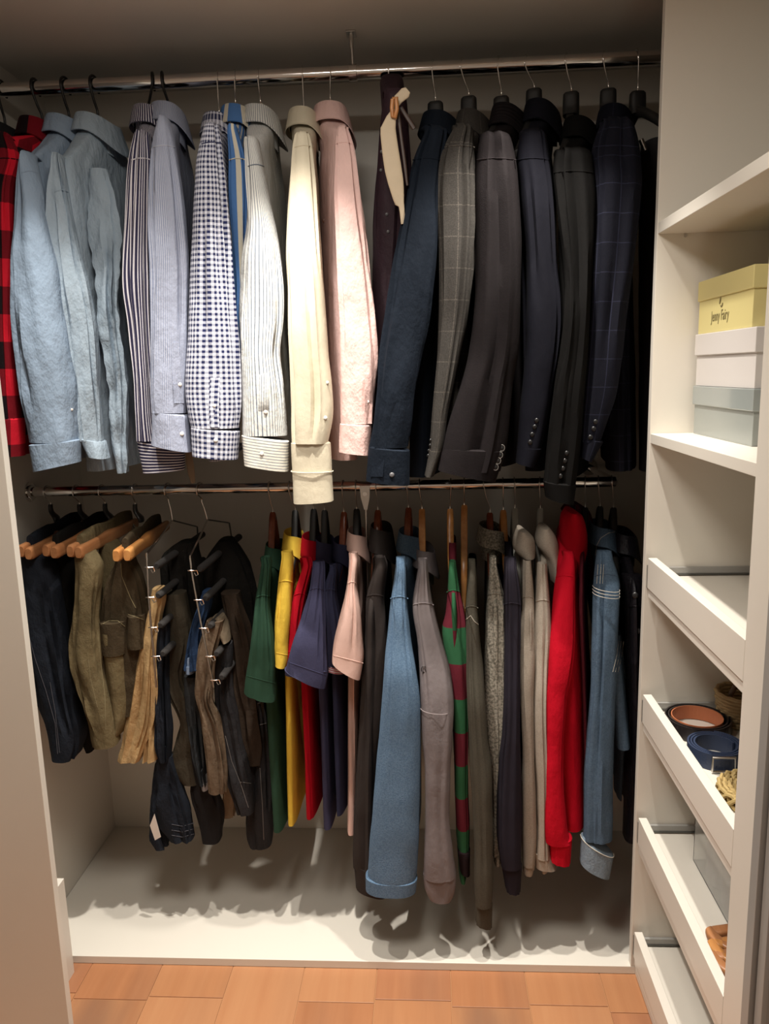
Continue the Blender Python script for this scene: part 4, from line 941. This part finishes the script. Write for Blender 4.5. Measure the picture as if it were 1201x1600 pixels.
# straw basket with brown straps at the back
cb_ = Vector((.712, -.07, Z2))
BASK = plain('woven_straw', rgb(176, 152, 112), .85, bump=.8, var=.4)
t = thing('basket', 'small woven straw basket at the back of the second tray', 'basket', tuple(cb_))
rows = []
for z in range(9):
    pts = [cb_+Vector((math.cos(a)*(.046+.0018*math.sin(a*14+z*3.14)+.001*z), math.sin(a)*(.046+.0018*math.sin(a*14+z*3.14)+.001*z), .005+z*.0085)) for a in [2*math.pi*i/56 for i in range(57)]]
    tube('woven_ring', pts, .0048, BASK, t, 6)
tube('handle', [cb_+Vector((-.03+.06*q/10, -.01, .07+.045*math.sin(math.pi*q/10))) for q in range(11)], .006, plain('dark_brown_leather', rgb(84, 62, 44), .5), t, 8)
t = thing('belt', 'dark brown leather belt curled in front of the straw basket', 'belt', (.722, -.185, Z2))
cc = Vector((.722, -.185, Z2)); n = 36; v = []; f = []
for i in range(n*2+1):
    a = 2*math.pi*i/n; r = .03+.006*a/6.28
    for rr, z in ((r, .0), (r+.003, .0), (r+.003, .045), (r, .045)): v.append(cc+Vector((math.cos(a)*rr, math.sin(a)*rr, z)))
for i in range(n*2):
    for k in range(4): f.append((i*4+k, i*4+(k+1) % 4, i*4+4+(k+1) % 4, i*4+4+k))
mesh_from('strap', v, f, plain('chestnut_leather', rgb(92, 60, 48), .5, var=.3), t, False)
# clear plastic box and wooden hangers on the third tray
Z3 = TRAY[2]
CLEAR = plain('clear_plastic', (.93, .93, .91, 1), .12, trans=.85, spec=.4)
p0 = atz(1112, 1376, Z3)
t = thing('plastic_box', 'clear plastic storage box at the back of the third tray', 'box', (.78, -.2, Z3))
XB = .605
def shell(name, lo, hi, th, mat, par):
    me = bpy.data.meshes.new(name); bm = bmesh.new()
    (xa, ya, za), (xb_, yb_, zb_) = lo, hi
    def cube(l, h):
        g = bmesh.ops.create_cube(bm, size=1)['verts']
        for v_ in g: v_.co = Vector([l[i]+(h[i]-l[i])*(v_.co[i]+.5) for i in range(3)])
    cube((xa, ya, za), (xb_, yb_, za+th)); cube((xa, ya, za), (xa+th, yb_, zb_)); cube((xb_-th, ya, za), (xb_, yb_, zb_)); cube((xa, ya, za), (xb_, ya+th, zb_)); cube((xa, yb_-th, za), (xb_, yb_, zb_))
    bm.to_mesh(me); bm.free(); return finish(name, me, mat, par, False)
shell('body', (XB, -.335, Z3+.0005), (.80, -.115, Z3+.14), .002, CLEAR, t)
box('lid', (XB-.002, -.337, Z3+.1402), (.802, -.113, Z3+.15), CLEAR, t, .002)
f_lil = fabric('pale_lilac_cloth', rgb(168, 156, 160), wr=.8)
t2 = thing('folded_cloth', 'pale folded cloth inside the clear plastic box', 'cloth', (.8, -.2, Z3+.003))
for i in range(2):
    y0 = -.322+i*.09
    loft('fold', [(Vector((.705, y0+.04, Z3+.1285)), Vector((.07, 0, 0)), Vector((0, .03, 0))), (Vector((.705, y0+.042, Z3+.12)), Vector((.088, 0, 0)), Vector((0, .042, 0))), (Vector((.705, y0+.042, Z3+.004)), Vector((.09, 0, 0)), Vector((0, .041, 0)))], f_lil, t2, 28, .012, .003, (22, 22, 22), open_end=False, p=.5)
ph = atz(1112, 1478, Z3)
for i in range(3):
    c = atz(1116+i*3, 1470+i*20, Z3); c.z = Z3+.009+.0005
    t = thing('clothes_hanger', ['orange wooden hanger end lying furthest back on the third tray', 'middle one of three orange wooden hanger ends on the third tray', 'orange wooden hanger end lying nearest on the third tray'][i], 'hanger', tuple(c), 'spare wooden hangers on the third tray')
    up = c+Vector((0, 0, 0))
    rows = [(up+Vector((-.004, .012, 0)), Vector((0, .006, 0)), Vector((0, 0, -.006)))]
    for q in range(9):
        a = q/8; rows.append((up+Vector((.004+.2*a, .012+.014*math.sin(a*math.pi), 0)), Vector((-.002, .012, 0)), Vector((0, 0, -.0088))))
    loft('arm', rows, (WOODO, WOODH, WOODO)[i], t, 16, .014, 0, open_end=False, p=.6)
    rows = [(up+Vector((-.006+.0, .018, 0)), Vector((.008, .004, 0)), Vector((0, 0, -.0086)))]
    for q in range(1, 7):
        a = q/6; rows.append((up+Vector((-.006+.05*a*a, .014-.07*a, 0)), Vector((.011, .003, 0)), Vector((0, 0, -.0088))))
    loft('arm', rows, (WOODO, WOODH, WOODO)[i], t, 16, .012, 0, open_end=False, p=.6)
# red bag glimpsed on the base panel
rb = at(992, 1428, .2)
t = thing('bag', 'red bag standing on the wardrobe base panel, just showing beside the shelf tower', 'bag', (rb.x+.1, .2, ZF))
xl = rb.x-.006
f_bag = plain('red_bag_vinyl', rgb(150, 30, 44), .35)
loft('body', [(Vector((xl+.1, .2, ZF+.16)), Vector((.05, 0, 0)), Vector((0, .03, 0))), (Vector((xl+.1, .2, ZF+.14)), Vector((.085, 0, 0)), Vector((0, .05, 0))), (Vector((xl+.1, .2, ZF+.06)), Vector((.1, 0, 0)), Vector((0, .06, 0))), (Vector((xl+.1, .2, ZF+.001)), Vector((.085, 0, 0)), Vector((0, .055, 0)))], f_bag, t, 28, .01, .002, open_end=False)
tube('handle', [Vector((xl+.06+.08*q/10, .2, ZF+.15+.07*math.sin(math.pi*q/10))) for q in range(11)], .005, f_bag, t, 8)

# ------------------------------------------------------------------ groups of alike things
for o in COL.objects:
    if o.parent or 'category' not in o or 'group' in o: continue
    up = o.location.z > 1.36; nm = o.name.split('.')[0]
    g = {'shirt': 'shirts on the upper rail', 'suit_jacket': 'tailored jackets on the upper rail', 'polo_shirt': 'polo shirts on the lower rail', 'hoodie': 'hooded sweatshirts on the lower rail',
         'clothes_hanger': 'hangers on the upper rail' if up else 'hangers on the lower rail', 'trouser_hanger': 'wooden trouser hangers on the lower rail', 'trouser_rack': 'multi-bar trouser racks',
         'trousers': None if up else 'trousers on the lower rail', 'belt': None if up else 'belts on the second tray', 'shoe_box': 'stack of boxes on the shelf', 'clothes_rail': 'chrome clothes rails', 'shelf_tower': 'white shelf towers'}.get(nm)
    if g: o['group'] = g
